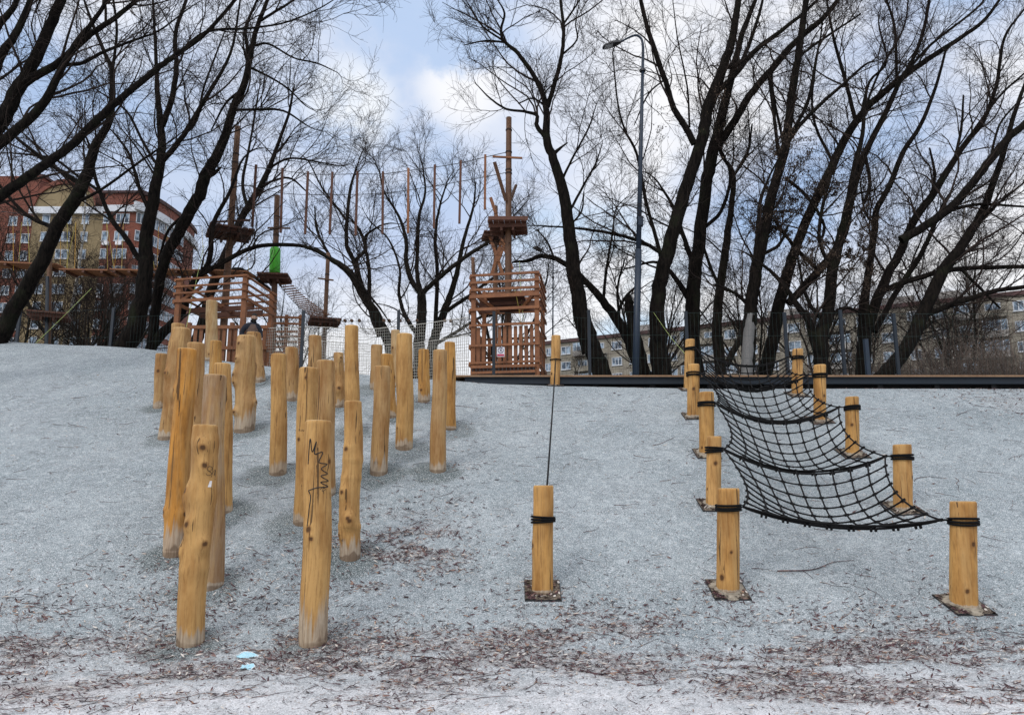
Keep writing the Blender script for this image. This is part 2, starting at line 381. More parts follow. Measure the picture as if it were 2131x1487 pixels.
# x top, y top, x base, y base, width px, tint, knots, label
LOGS = [
 (427, 884, 396, 1347, 53, HONEY, 7, 'knotty front log with a scribbled tag and a small white sticker'),
 (663, 875, 651, 1348, 56, HONEY, 3, 'thick front log beside the two blue face masks, with a spiky black ink doodle'),
 (389, 724, 363, 1160, 42, ORANGE, 3, 'tall bright orange log with a long crack and a slight lean'),
 (448, 779, 437, 1228, 48, GREYTAN, 0, 'smooth greyish brown log just behind the knotty front log'),
 (463, 755, 464, 1070, 36, HONEY, 0, 'slim honey log showing behind the greyish brown log'),
 (514, 697, 508, 901, 40, TAN, 8, 'stubby log covered in dark knots with a whitish ragged foot'),
 (379, 681, 352, 916, 42, TAN, 6, 'crooked log with two dark knots near its top and a slanted foot'),
 (371, 672, 371, 860, 28, TAN, 0, 'log of which only a sliver shows above the crooked two-knot log'),
 (408, 712, 404, 1040, 38, TAN, 0, 'tan log squeezed behind the tall bright orange log'),
 (337, 735, 332, 850, 25, TAN, 1, 'short log standing outermost of the cluster on the bare side of the slope'),
 (441, 624, 439, 751, 24, PALE, 1, 'pale weathered log standing highest of all against the sky'),
 (450, 708, 447, 800, 25, GOLD, 0, 'short golden log showing below the pale highest log'),
 (528, 690, 536, 796, 31, TAN, 1, 'log partly hidden behind the stubby knotty log, close to the man'),
 (581, 735, 578, 990, 33, HONEY, 1, 'slim straight log with a white foot, standing clear between the front rows'),
 (607, 722, 609, 835, 28, TAN, 0, 'short log with a dirty foot peeking out behind the slim straight log'),
 (643, 764, 632, 1094, 42, HONEY, 2, 'log with faint dark writing, half hidden by the thick front log'),
 (678, 749, 676, 1035, 40, TAN, 1, 'broad tan log rising right behind the thick front log'),
 (656, 697, 655, 845, 28, TAN, 0, 'log on the upper slope whose foot is hidden by the broad tan log'),
 (705, 733, 706, 848, 23, TAN, 4, 'thin dark-knotted log beside the broad tan log'),
 (732, 676, 732, 905, 30, HONEY, 0, 'tall smooth log rising behind the swollen-footed log'),
 (735, 834, 728, 1168, 40, HONEY, 5, 'log with a swollen ring of knots and a rough cracked foot'),
 (784, 717, 782, 811, 24, TAN, 0, 'small log close to the white netting near the hilltop'),
 (805, 736, 812, 870, 28, GOLD, 1, 'log with a dark knot at its foot behind the white-footed log'),
 (796, 761, 788, 990, 35, TAN, 1, 'white-footed log with a vertical split at its base'),
 (842, 693, 841, 937, 35, HONEY, 1, 'tall thick log standing in front of the white netting'),
 (823, 686, 823, 806, 20, PALE, 1, 'pale narrow log top peeking over beside the tall thick log'),
 (882, 726, 882, 838, 24, GOLD, 4, 'short golden log with a big knot low down'),
 (916, 727, 911, 984, 32, TAN, 0, 'straight log with a jagged pale foot at the open side of the cluster'),
 (936, 711, 937, 895, 24, GOLD, 0, 'golden log tucked behind the straight jagged-foot log'),
]
def log_base(px, py, w):
    g = ground_at(px, py); r = w * g[1] / F / 2
    y = g[1] + r * .9; t = ray(px, py); x = t[0] / t[1] * y
    return np.array([x, y, float(terr(x, y))]), r
LB = [log_base(l[2], l[3], l[4]) for l in LOGS]
# rope posts: x top, y top, x base, y base, width
LEFTP = [(1516, 1017, 1515, 1240, 45), (1486, 908, 1485, 1058, 30), (1470, 815, 1471, 950, 31), (1443, 757, 1443, 870, 25), (1436, 705, 1433, 812, 20)]
RIGHTP = [(2004, 1045, 2007, 1271, 50), (1877, 925, 1880, 1065, 36), (1773, 825, 1774, 949, 27), (1706, 758, 1706, 879, 25), (1660, 725, 1659, 824, 22)]
MIDP = [(1131, 1011, 1129, 1241, 42), (1157, 697, 1155, 803, 20)]
PB = {k: [log_base(l[2], l[3], l[4]) for l in v] for k, v in (('L', LEFTP), ('R', RIGHTP), ('M', MIDP))}

# ------------------------------------------------------------------ ground sheet
RNG = np.random.default_rng(5)
def vnoise(x, y, seed=0):
    xi = np.floor(x).astype(int); yi = np.floor(y).astype(int); fx = x - xi; fy = y - yi
    fx = fx * fx * (3 - 2 * fx); fy = fy * fy * (3 - 2 * fy)
    h = lambda a, b: np.modf(np.abs(np.sin(a * 127.1 + b * 311.7 + seed * 74.7) * 43758.5453))[0]
    return (h(xi, yi) * (1 - fx) + h(xi + 1, yi) * fx) * (1 - fy) + (h(xi, yi + 1) * (1 - fx) + h(xi + 1, yi + 1) * fx) * fy
def litter_density(x, y):
    """0..1 cover of leaf litter"""
    n = vnoise(x * 1.3, y * 4.2, 1) * .45 + vnoise(x * 3.7, y * 11, 2) * .35 + vnoise(x * 9, y * 23, 7) * .2
    wob = 0.16 * np.sin(x * .9 + .6) + .10 * np.sin(x * 2.3)
    slope_ = np.where(x > 0, 0.0, 0.0)
    band = np.exp(-((y - (6.05 + wob + slope_)) / .80) ** 2)
    rightb = np.exp(-((y - 5.5) / .60) ** 2) * sstep(-.2, 2.6, x)
    d = np.maximum(band, rightb) * (.16 + 1.25 * sstep(.34, .64, n))
    # drift of leaves between the logs and up the bank
    c1 = np.exp(-(((x + 1.15) / .8) ** 2 + ((y - 8.2) / 1.2) ** 2)) * sstep(.34, .70, n) * .95
    c2 = np.exp(-(((x + .15 - (y - 6.9) * .1) / .9) ** 2 + ((y - 6.6) / .45) ** 2)) * .6 * n
    c3 = np.exp(-(((x + .75) / .35) ** 2 + ((y - 10.0) / 1.5) ** 2)) * .50 * sstep(.3, .6, n)
    c4 = np.exp(-(((x + 2.9) / 1.1) ** 2 + ((y - 6.9) / .8) ** 2)) * .75 * n
    c5 = np.exp(-(((x - 9.0) / 1.0) ** 2 + ((y - 13.0) / 1.2) ** 2)) * .55
    c6 = x * 0
    for row in PB.values():
        for i, (b, r) in enumerate(row):
            if b[1] < 13: c6 = np.maximum(c6, np.exp(-(((x - b[0]) / .26) ** 2 + ((y - b[1] + .06) / .24) ** 2)) * .55)
    return np.clip(np.maximum.reduce([d * .95, c1, c2, c3, c4, c5, c6]), 0, 1)
def build_ground():
    xs = np.concatenate([np.array([-4000, -1500, -600, -250, -120, -70, -45, -32, -24, -19, -16.5]), np.arange(-15, -7, .12), np.arange(-7, 7, .06), np.arange(7, 14, .12), np.array([14.5, 16, 19, 24, 32, 45, 70, 120, 250, 600, 1500, 4000])])
    ys = np.concatenate([np.array([-4000, -1000, -300, -100, -40, -15, -6, -2, 0, 1.5, 2.6]), np.arange(3.2, 15, .06), np.arange(15, 22, .15), np.array([22.5, 24, 27, 31, 37, 45, 55, 70, 90, 120, 200, 400, 900, 1800, 4000])])
    X, Y = np.meshgrid(xs, ys); Z = terr(X, Y)
    V = np.stack([X, Y, Z], -1).reshape(-1, 3); nx, ny = len(xs), len(ys)
    i = np.arange(nx * ny).reshape(ny, nx)
    Q = np.stack([i[:-1, :-1], i[:-1, 1:], i[1:, 1:], i[1:, :-1]], -1).reshape(-1, 4)
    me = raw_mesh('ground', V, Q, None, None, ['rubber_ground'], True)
    pa = np.zeros(len(V)); x = V[:, 0]; y = V[:, 1]
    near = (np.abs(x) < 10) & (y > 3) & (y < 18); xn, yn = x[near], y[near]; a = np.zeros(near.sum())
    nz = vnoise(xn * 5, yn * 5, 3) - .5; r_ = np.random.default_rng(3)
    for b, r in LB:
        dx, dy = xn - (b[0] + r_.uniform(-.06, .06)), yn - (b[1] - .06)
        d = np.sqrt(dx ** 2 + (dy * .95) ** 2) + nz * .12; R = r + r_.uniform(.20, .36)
        a = np.maximum(a, (1 - sstep(R - .12, R + .05, d)) * r_.uniform(.65, .95))  # dark rubber patch, widened and deepened to paint contact shade at the log
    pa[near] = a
    at = me.attributes.new('patch_shade', 'FLOAT', 'POINT'); at.data.foreach_set('value', pa.astype(np.float32))
    di = np.zeros(len(V)); di[near] = np.clip(litter_density(xn, yn) * 1.0 - .35, 0, 1) * .75
    di[near] = np.maximum(di[near], .8 * np.exp(-(((xn + 3.55) / .75) ** 2 + ((yn - 5.45 - .1*(xn+3.5)) / .13) ** 2)))
    at = me.attributes.new('dirt', 'FLOAT', 'POINT'); at.data.foreach_set('value', di.astype(np.float32))
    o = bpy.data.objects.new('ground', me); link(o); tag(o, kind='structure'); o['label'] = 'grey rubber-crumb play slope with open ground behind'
build_ground()

# ------------------------------------------------------------------ leaf litter
def build_litter():
    rg = np.random.default_rng(11)
    def sample(n, f, x0, x1, y0, y1):
        out = []
        while sum(len(a) for a in out) < n:
            x = rg.uniform(x0, x1, 20000); y = rg.uniform(y0, y1, 20000); k = rg.random(20000) < f(x, y); out.append(np.stack([x[k], y[k]], 1))
        return np.concatenate(out)[:n]
    def frame(xy, yaw, tilt):
        e = .03; z = terr(xy[:, 0], xy[:, 1]); nx = -(terr(xy[:, 0] + e, xy[:, 1]) - z) / e; ny = -(terr(xy[:, 0], xy[:, 1] + e) - z) / e
        n = np.stack([nx, ny, np.ones_like(nx)], 1) + tilt; n /= np.linalg.norm(n, axis=1, keepdims=True)
        a = np.stack([np.cos(yaw), np.sin(yaw), np.zeros_like(yaw)], 1); a -= n * (a * n).sum(1, keepdims=True); a /= np.linalg.norm(a, axis=1, keepdims=True)
        return np.stack([xy[:, 0], xy[:, 1], z], 1), a, np.cross(n, a), n
    # narrow willow leaves: 2x... folded strips
    xy = np.concatenate([sample(25000, lambda x, y: litter_density(x, y) ** 1.3, -6.5, 7.5, 4.2, 8.6), sample(7500, lambda x, y: litter_density(x, y) ** .6, -6, 7, 4.2, 9.5), sample(2600, litter_density, -6, 11, 7, 15),
                         sample(3800, lambda x, y: .05 + .3 * sstep(6.4, 5.0, y), -9, 10, 3.3, 15)])
    N = len(xy); yaw = rg.normal(0, .75, N) + rg.choice([0, math.pi], N); c, a, b, n = frame(xy, yaw, rg.normal(0, .28, (N, 3)))
    L = rg.uniform(.008, .034, N)[:, None] * (xy[:, 1:2] * .05 + .72); w = L * rg.uniform(.08, .26, N)[:, None]; cur = rg.uniform(-.1, .28, N)[:, None] * L
    h = .004 + rg.random(N)[:, None] * .012
    c = c + n * h
    V = np.stack([c - a * L, c - a * L * .2 + b * w + n * cur * .4, c - a * L * .2 - b * w + n * cur * .4, c + a * L * .45 + b * w * .8 + n * cur * .5, c + a * L * .45 - b * w * .8 + n * cur * .5, c + a * L + n * cur], 1).reshape(-1, 3)
    i = np.arange(N)[:, None] * 6
    T = np.concatenate([i + np.array([0, 2, 1]), i + np.array([5, 3, 4])]); Q = i + np.array([1, 2, 4, 3])
    pale = (rg.random(N) < .13).astype(int)
    me = raw_mesh('leaf_litter', V, Q, T, np.concatenate([pale, pale, pale]), ['litter', 'litter_pale'])
    o = bpy.data.objects.new('leaf_litter', me); link(o); tag(o, 'brown fallen willow leaves strewn along the foot of the slope', kind='stuff')
    # crumbs: tiny dark and pale slivers shed over the whole slope
    xy = np.concatenate([sample(34000, lambda x, y: .35 + .65 * sstep(11, 5, y), -10, 11, 3.3, 15)]); N = len(xy); yaw = rg.normal(0, .9, N); c, a, b, n = frame(xy, yaw, rg.normal(0, .12, (N, 3)))
    L = rg.uniform(.004, .016, N)[:, None] * (.6 + xy[:, 1:2] * .06); w = L * rg.uniform(.12, .3, N)[:, None]; c = c + n * .004; bend = b * L * rg.normal(0, .35, (N, 1))
    V = np.stack([c - a * L, c - b * w + bend, c + a * L, c + b * w + bend + n * .002], 1).reshape(-1, 3)
    me = raw_mesh('crumbs', V, np.arange(N * 4).reshape(N, 4), None, (rg.random(N) < .30).astype(int), ['litter', 'litter_pale']); o = bpy.data.objects.new('leaf_crumbs', me); link(o)
    tag(o, 'fine dark and pale plant crumbs sprinkled over the whole grey slope', kind='stuff')
    # fallen twigs
    xy = np.concatenate([sample(600, lambda x, y: litter_density(x, y), -6, 7, 4.2, 8), sample(900, lambda x, y: x * 0 + 1, -9, 10, 3.6, 14.5)])
    N = len(xy); yaw = rg.normal(0, .8, N); c, a, b, n = frame(xy, yaw, rg.normal(0, .02, (N, 3)))
    L = rg.uniform(.03, .15, N) ** 1.0; L[rg.random(N) < .04] *= 1.9
    K = 6; t = np.linspace(-1, 1, K); bend = rg.normal(0, .16, N); w2 = rg.normal(0, .05, (N, K))
    pts = c[:, None] + a[:, None] * (t[None, :, None] * L[:, None, None]) + b[:, None] * ((bend[:, None] * (1 - t ** 2) + w2) * L[:, None])[:, :, None]
    pts[:, :, 2] = terr(pts[:, :, 0], pts[:, :, 1]) + .006
    rad = (.0012 + L * .012)[:, None] * np.linspace(1, .35, K)[None]
    V, Q, _ = tubes(pts, rad, 4)
    me = raw_mesh('fallen_twigs', V, Q, None, None, ['litter']); o = bpy.data.objects.new('fallen_twigs', me); link(o)
    tag(o, 'thin broken twigs scattered over the grey rubber slope', kind='stuff')
    # one long forked stick in front of the net
    m = MB(); q = [ground_at(*p)[:] + np.array([0, 0, .012]) for p in ((1618, 1190), (1690, 1188), (1735, 1172), (1778, 1168))]
    m.tube(catmull(q, 4), np.linspace(.007, .002, 13), 'litter', 5)
    q = [ground_at(*p) + np.array([0, 0, .01]) for p in ((1668, 1188), (1680, 1195), (1692, 1205))]
    m.tube(catmull(q, 4), np.linspace(.004, .002, 9), 'litter', 5)
    tag(m.build('fallen_stick'), 'long forked twig lying below the sagging net', 'stick')
build_litter()

# ------------------------------------------------------------------ log builder
def make_log(name, base, top, r0, seed, knots, tint, foot=.14, taper=.05, wob=1.0, swell=None, nring=None):
    rg = np.random.default_rng(seed); ax = top - base; Lh = np.linalg.norm(ax); seg = 60
    nr = nring or max(24, int(Lh / .015)); bury = .18
    t = np.linspace(-bury / Lh, 1, nr); th = np.arange(seg) * 2 * math.pi / seg
    T, TH = np.meshgrid(t, th, indexing='ij')
    ph = rg.uniform(0, 6.28, 8)
    R = r0 * (1 + taper * (1 - 2 * T))
    R = R * (1 + wob * (.018 * np.sin(T * 5 + ph[0]) + .014 * np.sin(T * 11 + ph[1] + TH) + .012 * np.sin(2 * TH + ph[2] + T * 3) + .008 * np.sin(3 * TH + T * 7 + ph[3])))
    R = R * (1 + .006 * rg.standard_normal(R.shape))
    kn = np.zeros_like(R)
    for k in range(knots):
        tk = rg.uniform(.08, .96); thk = -math.pi / 2 + rg.uniform(-1.35, 1.35); s = rg.uniform(.017, .034)
        dz = (T - tk) * Lh; da = np.angle(np.exp(1j * (TH - thk))) * r0; dd = np.sqrt((dz * .8) ** 2 + da ** 2)
        R = R + .016 * wob * np.exp(-(dd / (s * 2.2)) ** 2) - .006 * np.exp(-(dd / (s * .55)) ** 2)
        kn = np.maximum(kn, np.exp(-(dd / s) ** 2))
    if swell:
        for ts, amp, wd in swell: R = R * (1 + amp * np.exp(-((T - ts) / wd) ** 2))
    R[-1] *= .975
    R[-2] = R[-2]
    wn = np.sin(np.clip(T, 0, 1) * math.pi); cx = wob * .012 * np.sin(T * 5 + ph[5]) * Lh * .6 * wn; cy = wob * .010 * np.sin(T * 5 + ph[6]) * Lh * .6 * wn
    d = ax / Lh
    X = ax[0] * T + cx + R * np.cos(TH); Yv = ax[1] * T + cy + R * np.sin(TH); Z = ax[2] * T
    V = np.stack([X, Yv, Z], -1).reshape(-1, 3)
    ii = np.arange(nr * seg).reshape(nr, seg); nx = np.roll(ii, -1, 1)
    Q = np.stack([ii[:-1], nx[:-1], nx[1:], ii[1:]], -1).reshape(-1, 4)
    ctr = V[-seg:].mean(0); k0 = len(V)
    inner = ctr + (V[-seg:] - ctr) * .93 + np.array([0, 0, .008 * r0 / .1]); V = np.vstack([V, inner, ctr + np.array([0, 0, .009 * r0 / .1])])
    j = np.arange(seg); jn = (j + 1) % seg; b = (nr - 1) * seg
    Q = np.vstack([Q, np.stack([b + j, b + jn, k0 + jn, k0 + j], 1)]); Tt = np.stack([k0 + j, k0 + jn, np.full(seg, k0 + seg)], 1)
    me = raw_mesh(name, V, Q, Tt, None, ['log_wood'], True)
    def att(nm, a): q = me.attributes.new(nm, 'FLOAT', 'POINT'); q.data.foreach_set('value', a.astype(np.float32))
    z1 = np.zeros(seg + 1)
    att('knot', np.concatenate([kn.ravel(), z1])); att('endcut', np.concatenate([np.zeros(nr * seg), z1 + 1]))
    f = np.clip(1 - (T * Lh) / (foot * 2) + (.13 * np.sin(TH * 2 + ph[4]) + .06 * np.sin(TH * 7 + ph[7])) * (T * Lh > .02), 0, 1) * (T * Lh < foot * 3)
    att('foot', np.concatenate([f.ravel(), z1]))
    o = bpy.data.objects.new(name, me); o.location = tuple(float(v) for v in base); o.color = (*tint, 1); link(o)
    def surf(tt, tth, lift=.003):     # point on the log surface
        i = np.clip((tt * (1) - t[0]) / (t[1] - t[0]), 0, nr - 1.001); j = (tth / (2 * math.pi) * seg) % seg; i0 = int(i); j0 = int(j) % seg; fi = i - i0; fj = j - int(j)
        G = V[:nr * seg].reshape(nr, seg, 3)
        p = (G[i0, j0] * (1 - fj) + G[i0, (j0 + 1) % seg] * fj) * (1 - fi) + (G[i0 + 1, j0] * (1 - fj) + G[i0 + 1, (j0 + 1) % seg] * fj) * fi
        nrm = np.array([math.cos(tth), math.sin(tth), 0]); return p + nrm * lift + base
    return o, surf
def pix_on_log(base, top, r, px, py):
    """parameters (t, theta) of the log surface point seen at a pixel of the photo"""
    Yf = base[1] - r; p = P(px, py, Yf); t = (p[2] - base[2]) / (top[2] - base[2]); c = base + (top - base) * t
    dx = np.clip((p[0] - c[0]) / r, -.98, .98); return t, -math.pi / 2 + math.asin(dx)
def ink_lines(name, parent, strokes, base, top, r, surf, mat='ink', w=.004):
    m = MB()
    for s in strokes:
        q = [np.array(a, float) for a in s]; q = catmull(np.array(q), 5)
        pts = np.array([surf(*pix_on_log(base, top, r, x, y), .0015) for x, y in q]); m.tube(pts, w / 2, mat, 4)
    return m.build(name, parent)
LOGPTS = []
for k, (l, (b, r)) in enumerate(zip(LOGS, LB)):
    top = P(l[0], l[1], b[1] - r); top[0] = P(l[0], l[1], b[1])[0]; top[1] = b[1]
    sw = {20: [(.19, .12, .025), (.5, .05, .02), (.62, .08, .03)], 0: [(.92, .10, .04), (.66, .10, .05), (.33, .08, .04)], 6: [(.30, -.08, .08), (.85, .1, .1)], 5: [(.62, .08, .1), (.3, .05, .08)]}.get(k)
    foot = {1: .27, 5: .22, 2: .2, 23: .17, 13: .12, 3: .03, 8: .03, 20: .13, 0: .10, 4: .04, 11: .03, 28: .03, 26: .12, 19: .03, 17: .03}.get(k, .05 + .05 * ((k * 37) % 10) / 10)
    wob = {0: 1.9, 5: 2.4, 6: 2.4, 20: 1.6, 2: 1.3, 12: 2.0, 18: 1.8}.get(k, .9)
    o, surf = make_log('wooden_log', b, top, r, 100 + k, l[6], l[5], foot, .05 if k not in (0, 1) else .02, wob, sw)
    tag(o, l[7], 'log', 'peeled logs of the log forest')
    if k == 0:
        ink_lines('ink_scribble', o, [[(430, 970), (427, 970), (424, 974), (426, 979), (430, 978), (432, 973), (430, 970)], [(422, 984), (424, 988), (428, 988), (431, 984), (427, 980)],
            [(430, 992), (433, 982), (436, 976), (434, 988), (437, 981), (440, 977), (435, 991), (438, 990), (441, 992), (443, 989)], [(440, 979), (444, 979)], [(436, 998), (438, 995), (441, 995)]], b, top, r, surf, 'ink', .0035)
        m = MB(); g = [surf(*pix_on_log(b, top, r, x, y), .002) for x, y in ((424, 1013), (429, 1013), (431, 1000), (428, 1000))]; g2 = [p + np.array([0, -.002, 0]) for p in g]
        m.box8(g + g2, 'sticker'); m.build('sticker', o)
    if k == 1:
        ink_lines('ink_scribble', o, [[(664, 1018), (670, 1014), (674, 1018), (668, 1021), (672, 1012), (666, 1016)], [(670, 1021), (671, 1027)]], b, top, r, surf, 'ink', .0035)
        ink_lines('ink_doodle', o, [[(641, 965), (645, 912), (650, 940), (659, 918), (655, 944), (671, 940), (664, 961), (677, 965), (668, 975), (678, 985), (667, 990), (679, 1000), (666, 1003), (678, 1012), (660, 1014), (641, 1020)], [(641, 1020), (645, 1034), (641, 1060), (638, 1094)]], b, top, r, surf, 'ink', .0085)
        ink_lines('ink_bracket', o, [[(683, 1025), (687, 1025), (687, 1038), (682, 1039)]], b, top, r, surf, 'ink', .0035)
    if k == 15:
        ink_lines('ink_scribble', o, [[(622, 896), (624, 892), (626, 897)], [(628, 897), (630, 893), (632, 897), (634, 893)], [(636, 897), (638, 893)]], b, top, r, surf, 'ink', .004)

# ------------------------------------------------------------------ rope posts, pits, net
def coil(m, c, r, turns, rr, seed, mat='black_rope'):
    rg = np.random.default_rng(seed); n = 36; z = 0
    for k in range(turns):
        a = np.arange(n + 1) * 2 * math.pi / n; tilt = rg.uniform(-.012, .012)
        pts = np.stack([c[0] + (r + rr) * np.cos(a), c[1] + (r + rr) * np.sin(a), c[2] + (k - turns / 2) * rr * 2.0 + tilt * np.sin(a + seed)], 1); m.tube(pts, rr, mat, 7, False)
ATT = {}
PIT_LABELS = {('L', 0): 'square mortar filled pit at the front post of the row nearer the logs', ('R', 0): 'square mortar filled pit at the front post of the outer row',
 ('M', 0): 'square pit full of bark chips round the balance rope front post', ('M', 1): 'pit at the crest round the upper balance rope post'}
ORD = ['first', 'second', 'third', 'fourth', 'fifth']
def rope_post(row, i, spec, br):
    b, r = br; x0, y0 = spec[0], spec[1]; top = P(x0, y0, b[1] - r); top[0] = P(x0, y0, b[1])[0]; top[1] = b[1]
    H = top[2] - b[2]
    if row == 'M': lab = ['front post of the balance rope with three black rope turns', 'crest post of the balance rope, in front of the climbing tower corner'][i]
    else:
        side = 'in the row nearer the logs' if row == 'L' else 'in the outer row'
        lab = f'{ORD[i]} net post up the slope, {side}'
    o, surf = make_log('rope_post', b, top, r, 300 + i + 10 * ord(row), 2 if row != 'M' else 1, ((.55, .30, .095), (.58, .33, .12), (.52, .285, .09))[i % 3], .015, .012, .35, None)
    tag(o, lab, 'post', 'rope posts of the net and the balance rope')
    m = MB(); zc = top[2] - H * (.175 if row != 'M' else (.31, .47)[i]); c = np.array([b[0], b[1], zc])
    c[:2] += (top[:2] - b[:2]) * (zc - b[2]) / H
    coil(m, c, r * 1.015, 3 if (row, i) != ('M', 1) else 1, .011 if b[1] < 9 else .0125, i + ord(row)); w = m.build('rope_wrap', o, True)
    ATT[(row, i)] = c.copy()
    # planting pit: black steel edging, soil, mortar collar
    pit = empty('post_pit', b, PIT_LABELS.get((row, i), f'pit at the {ORD[i]} net post up the slope, ' + ('row nearer the logs' if row == 'L' else 'outer row')), 'pit', 'square pits round the rope posts')
    hw = .17 if row != 'R' else .18; yaw = {'L': .0, 'R': .06, 'M': 0}[row]
    ca, sa = math.cos(yaw), math.sin(yaw)
    def gp(u, v, dz): x = b[0] + u * ca - v * sa; y = b[1] + u * sa + v * ca; return np.array([x, y, float(terr(x, y)) + dz])
    n = 12; us = np.linspace(-hw, hw, n); rg = np.random.default_rng(i + 50); V = [gp(u, v, .012 + rg.uniform(0, .012)) for v in us for u in us]
    ii = np.arange(n * n).reshape(n, n); Q = np.stack([ii[:-1, :-1], ii[:-1, 1:], ii[1:, 1:], ii[1:, :-1]], -1).reshape(-1, 4)
    s = MB(); s.add(V, Q, m='soil')
    nchip = 130
    for _ in range(nchip):
        u, v = rg.uniform(-hw, hw, 2) * .95; a = rg.uniform(0, 3.14); L = rg.uniform(.010, .028); wd = rg.uniform(.004, .011)
        p = gp(u, v, .026); dx = np.array([math.cos(a), math.sin(a), rg.uniform(-.3, .6)]) * L; dy = np.array([-math.sin(a), math.cos(a), rg.uniform(-.2, .4)]) * wd
        s.add([p - dx - dy, p + dx - dy, p + dx + dy, p - dx + dy], [(0, 1, 2, 3)], m='litter' if rg.random() < .86 else 'litter_pale')
    s.build('soil', pit)
    e = MB(); cs = [gp(u, v, 0.004) for u, v in ((-hw, -hw), (hw, -hw), (hw, hw), (-hw, hw))]
    for q in range(4):
        A, B = cs[q], cs[(q + 1) % 4]; e.beam(A - np.array([0, 0, .021]), B - np.array([0, 0, .021]), .008, .06, 'black_steel')
    e.build('steel_edging', pit)
    if row != 'M':
        mm = MB(); seg = 28; V = []
        for rr, dz in ((r * 1.0, .035), (r * 1.25, .030), (r * 1.6, .010)):
            for q in range(seg):
                a = q * 2 * math.pi / seg; R = rr * (1 + .12 * math.sin(a * 3 + i) * (rr > r * 1.1)); V.append(gp(R * math.cos(a), R * math.sin(a), dz))
        Q = [(k * seg + q, (k + 1) * seg + q, (k + 1) * seg + (q + 1) % seg, k * seg + (q + 1) % seg) for k in range(2) for q in range(seg)]
        mm.add(V, Q, m='mortar'); mm.build('mortar_collar', pit, True)
for i in range(5):
    rope_post('L', i, LEFTP[i], PB['L'][i]); rope_post('R', i, RIGHTP[i], PB['R'][i])
for i in range(2): rope_post('M', i, MIDP[i], PB['M'][i])
# balance rope
def balance():
    a, b = ATT[('M', 1)], ATT[('M', 0)]; ra, rb = PB['M'][1][1], PB['M'][0][1]
    d = b - a; d /= np.linalg.norm(d); p0 = a + np.array([0, -ra - .01, 0]); p1 = b + np.array([.02, rb + .012, 0])
    t = np.linspace(0, 1, 20)[:, None]; pts = p0 * (1 - t) + p1 * t; pts[:, 2] -= .04 * (4 * t * (1 - t))[:, 0]
    m = MB(); m.tube(pts, .011, 'black_rope', 8); m.build('rope_strand')
    o = bpy.data.objects['rope_strand']; o.name = 'balance_rope'; tag(o, 'single taut black balance rope between the two lone posts', 'rope')
balance()
# climbing net
def climbing_net():
    root = empty('climbing_net', PB['L'][0][0], 'sagging black rope climbing net strung between two rows of posts', 'net')
    A = [ATT[('L', i)] + np.array([PB['L'][i][1] + .03, 0, 0]) for i in range(5)]
    B = [ATT[('R', i)] - np.array([PB['R'][i][1] + .10, 0, 0]) for i in range(5)]
    links = MB()
    for i in range(5):
        links.tube([A[i] - np.array([.05, 0, 0]), A[i]], .010, 'black_rope', 6); links.tube([B[i] + np.array([.12, 0, 0]), B[i]], .010, 'black_rope', 6)
        for c in (A[i] - np.array([.03, .02, 0]), B[i] + np.array([.08, .02, 0])):
            links.tube([c - np.array([.022, 0, 0]), c + np.array([.022, 0, 0])], .011, 'zinc', 6)
    NU, NV = 10, 9
    for s in range(4):
        a0, b0, a1, b1 = A[s], B[s], A[s + 1], B[s + 1]
        e0 = (.115, .23, .24, .24, .24)[s]        # sag of the edge ropes
        def S(u, v):
            c = (a0 * (1 - u) + b0 * u) * (1 - v) + (a1 * (1 - u) + b1 * u) * v
            side = (b0 - a0); pull = .16 * 4 * v * (1 - v) * (1 - 2 * u)       # sides curve inwards
            c = c + side * pull * .5
            sag = (e0 * (1 - v) + (.23 if s == 0 else e0) * v + .13 * 4 * v * (1 - v)) * 4 * u * (1 - u) + .10 * 4 * v * (1 - v)
            c = c - np.array([0, 0, sag]); return c
        m = MB(); kn = MB(); rr = .0100
        us = np.linspace(0, 1, NU); vs = np.linspace(0, 1, NV); fu = np.linspace(0, 1, 46); fv = np.linspace(0, 1, 34)
        rgj = np.random.default_rng(s + 40)
        for j, v in enumerate(vs):
            off = np.array([0, 0, .010 * (j in (0, NV - 1))])
            m.tube([S(u, v) for u in fu], rr * (1.35 if j in (0, NV - 1) else 1), 'black_rope', 6)
            if j in (0, NV - 1): m.tube([S(u, v) - np.array([0, .022 * (1 if j else -1), .028]) * math.sin(math.pi * u) ** .5 for u in fu], rr * 1.2, 'black_rope', 6)
        for i, u in enumerate(us[1:-1] if False else us):
            m.tube([S(u, v) for v in fv], rr, 'black_rope', 6)
        for j, v in enumerate(vs):
            for i, u in enumerate(us):
                p = S(u, v); d = S(min(u + .02, 1), v) - S(max(u - .02, 0), v); d /= np.linalg.norm(d); e = S(u, min(v + .02, 1)) - S(u, max(v - .02, 0)); e /= np.linalg.norm(e)
                m.tube([p - d * .024, p + d * .024], .0145, 'black_rope', 7); m.tube([p - e * .022, p + e * .022], .0135, 'black_rope', 7)
                if j in (0,) and 0 < i < NU - 1:
                    q = p - np.array([0, 0, .035]); m.tube([q - d * .03, q - d * .012], .018, 'black_rope', 8); m.tube([q + d * .012, q + d * .03], .018, 'black_rope', 8)
        m.build('net_panel', root, True)
    links.build('end_links', root, True)
climbing_net()
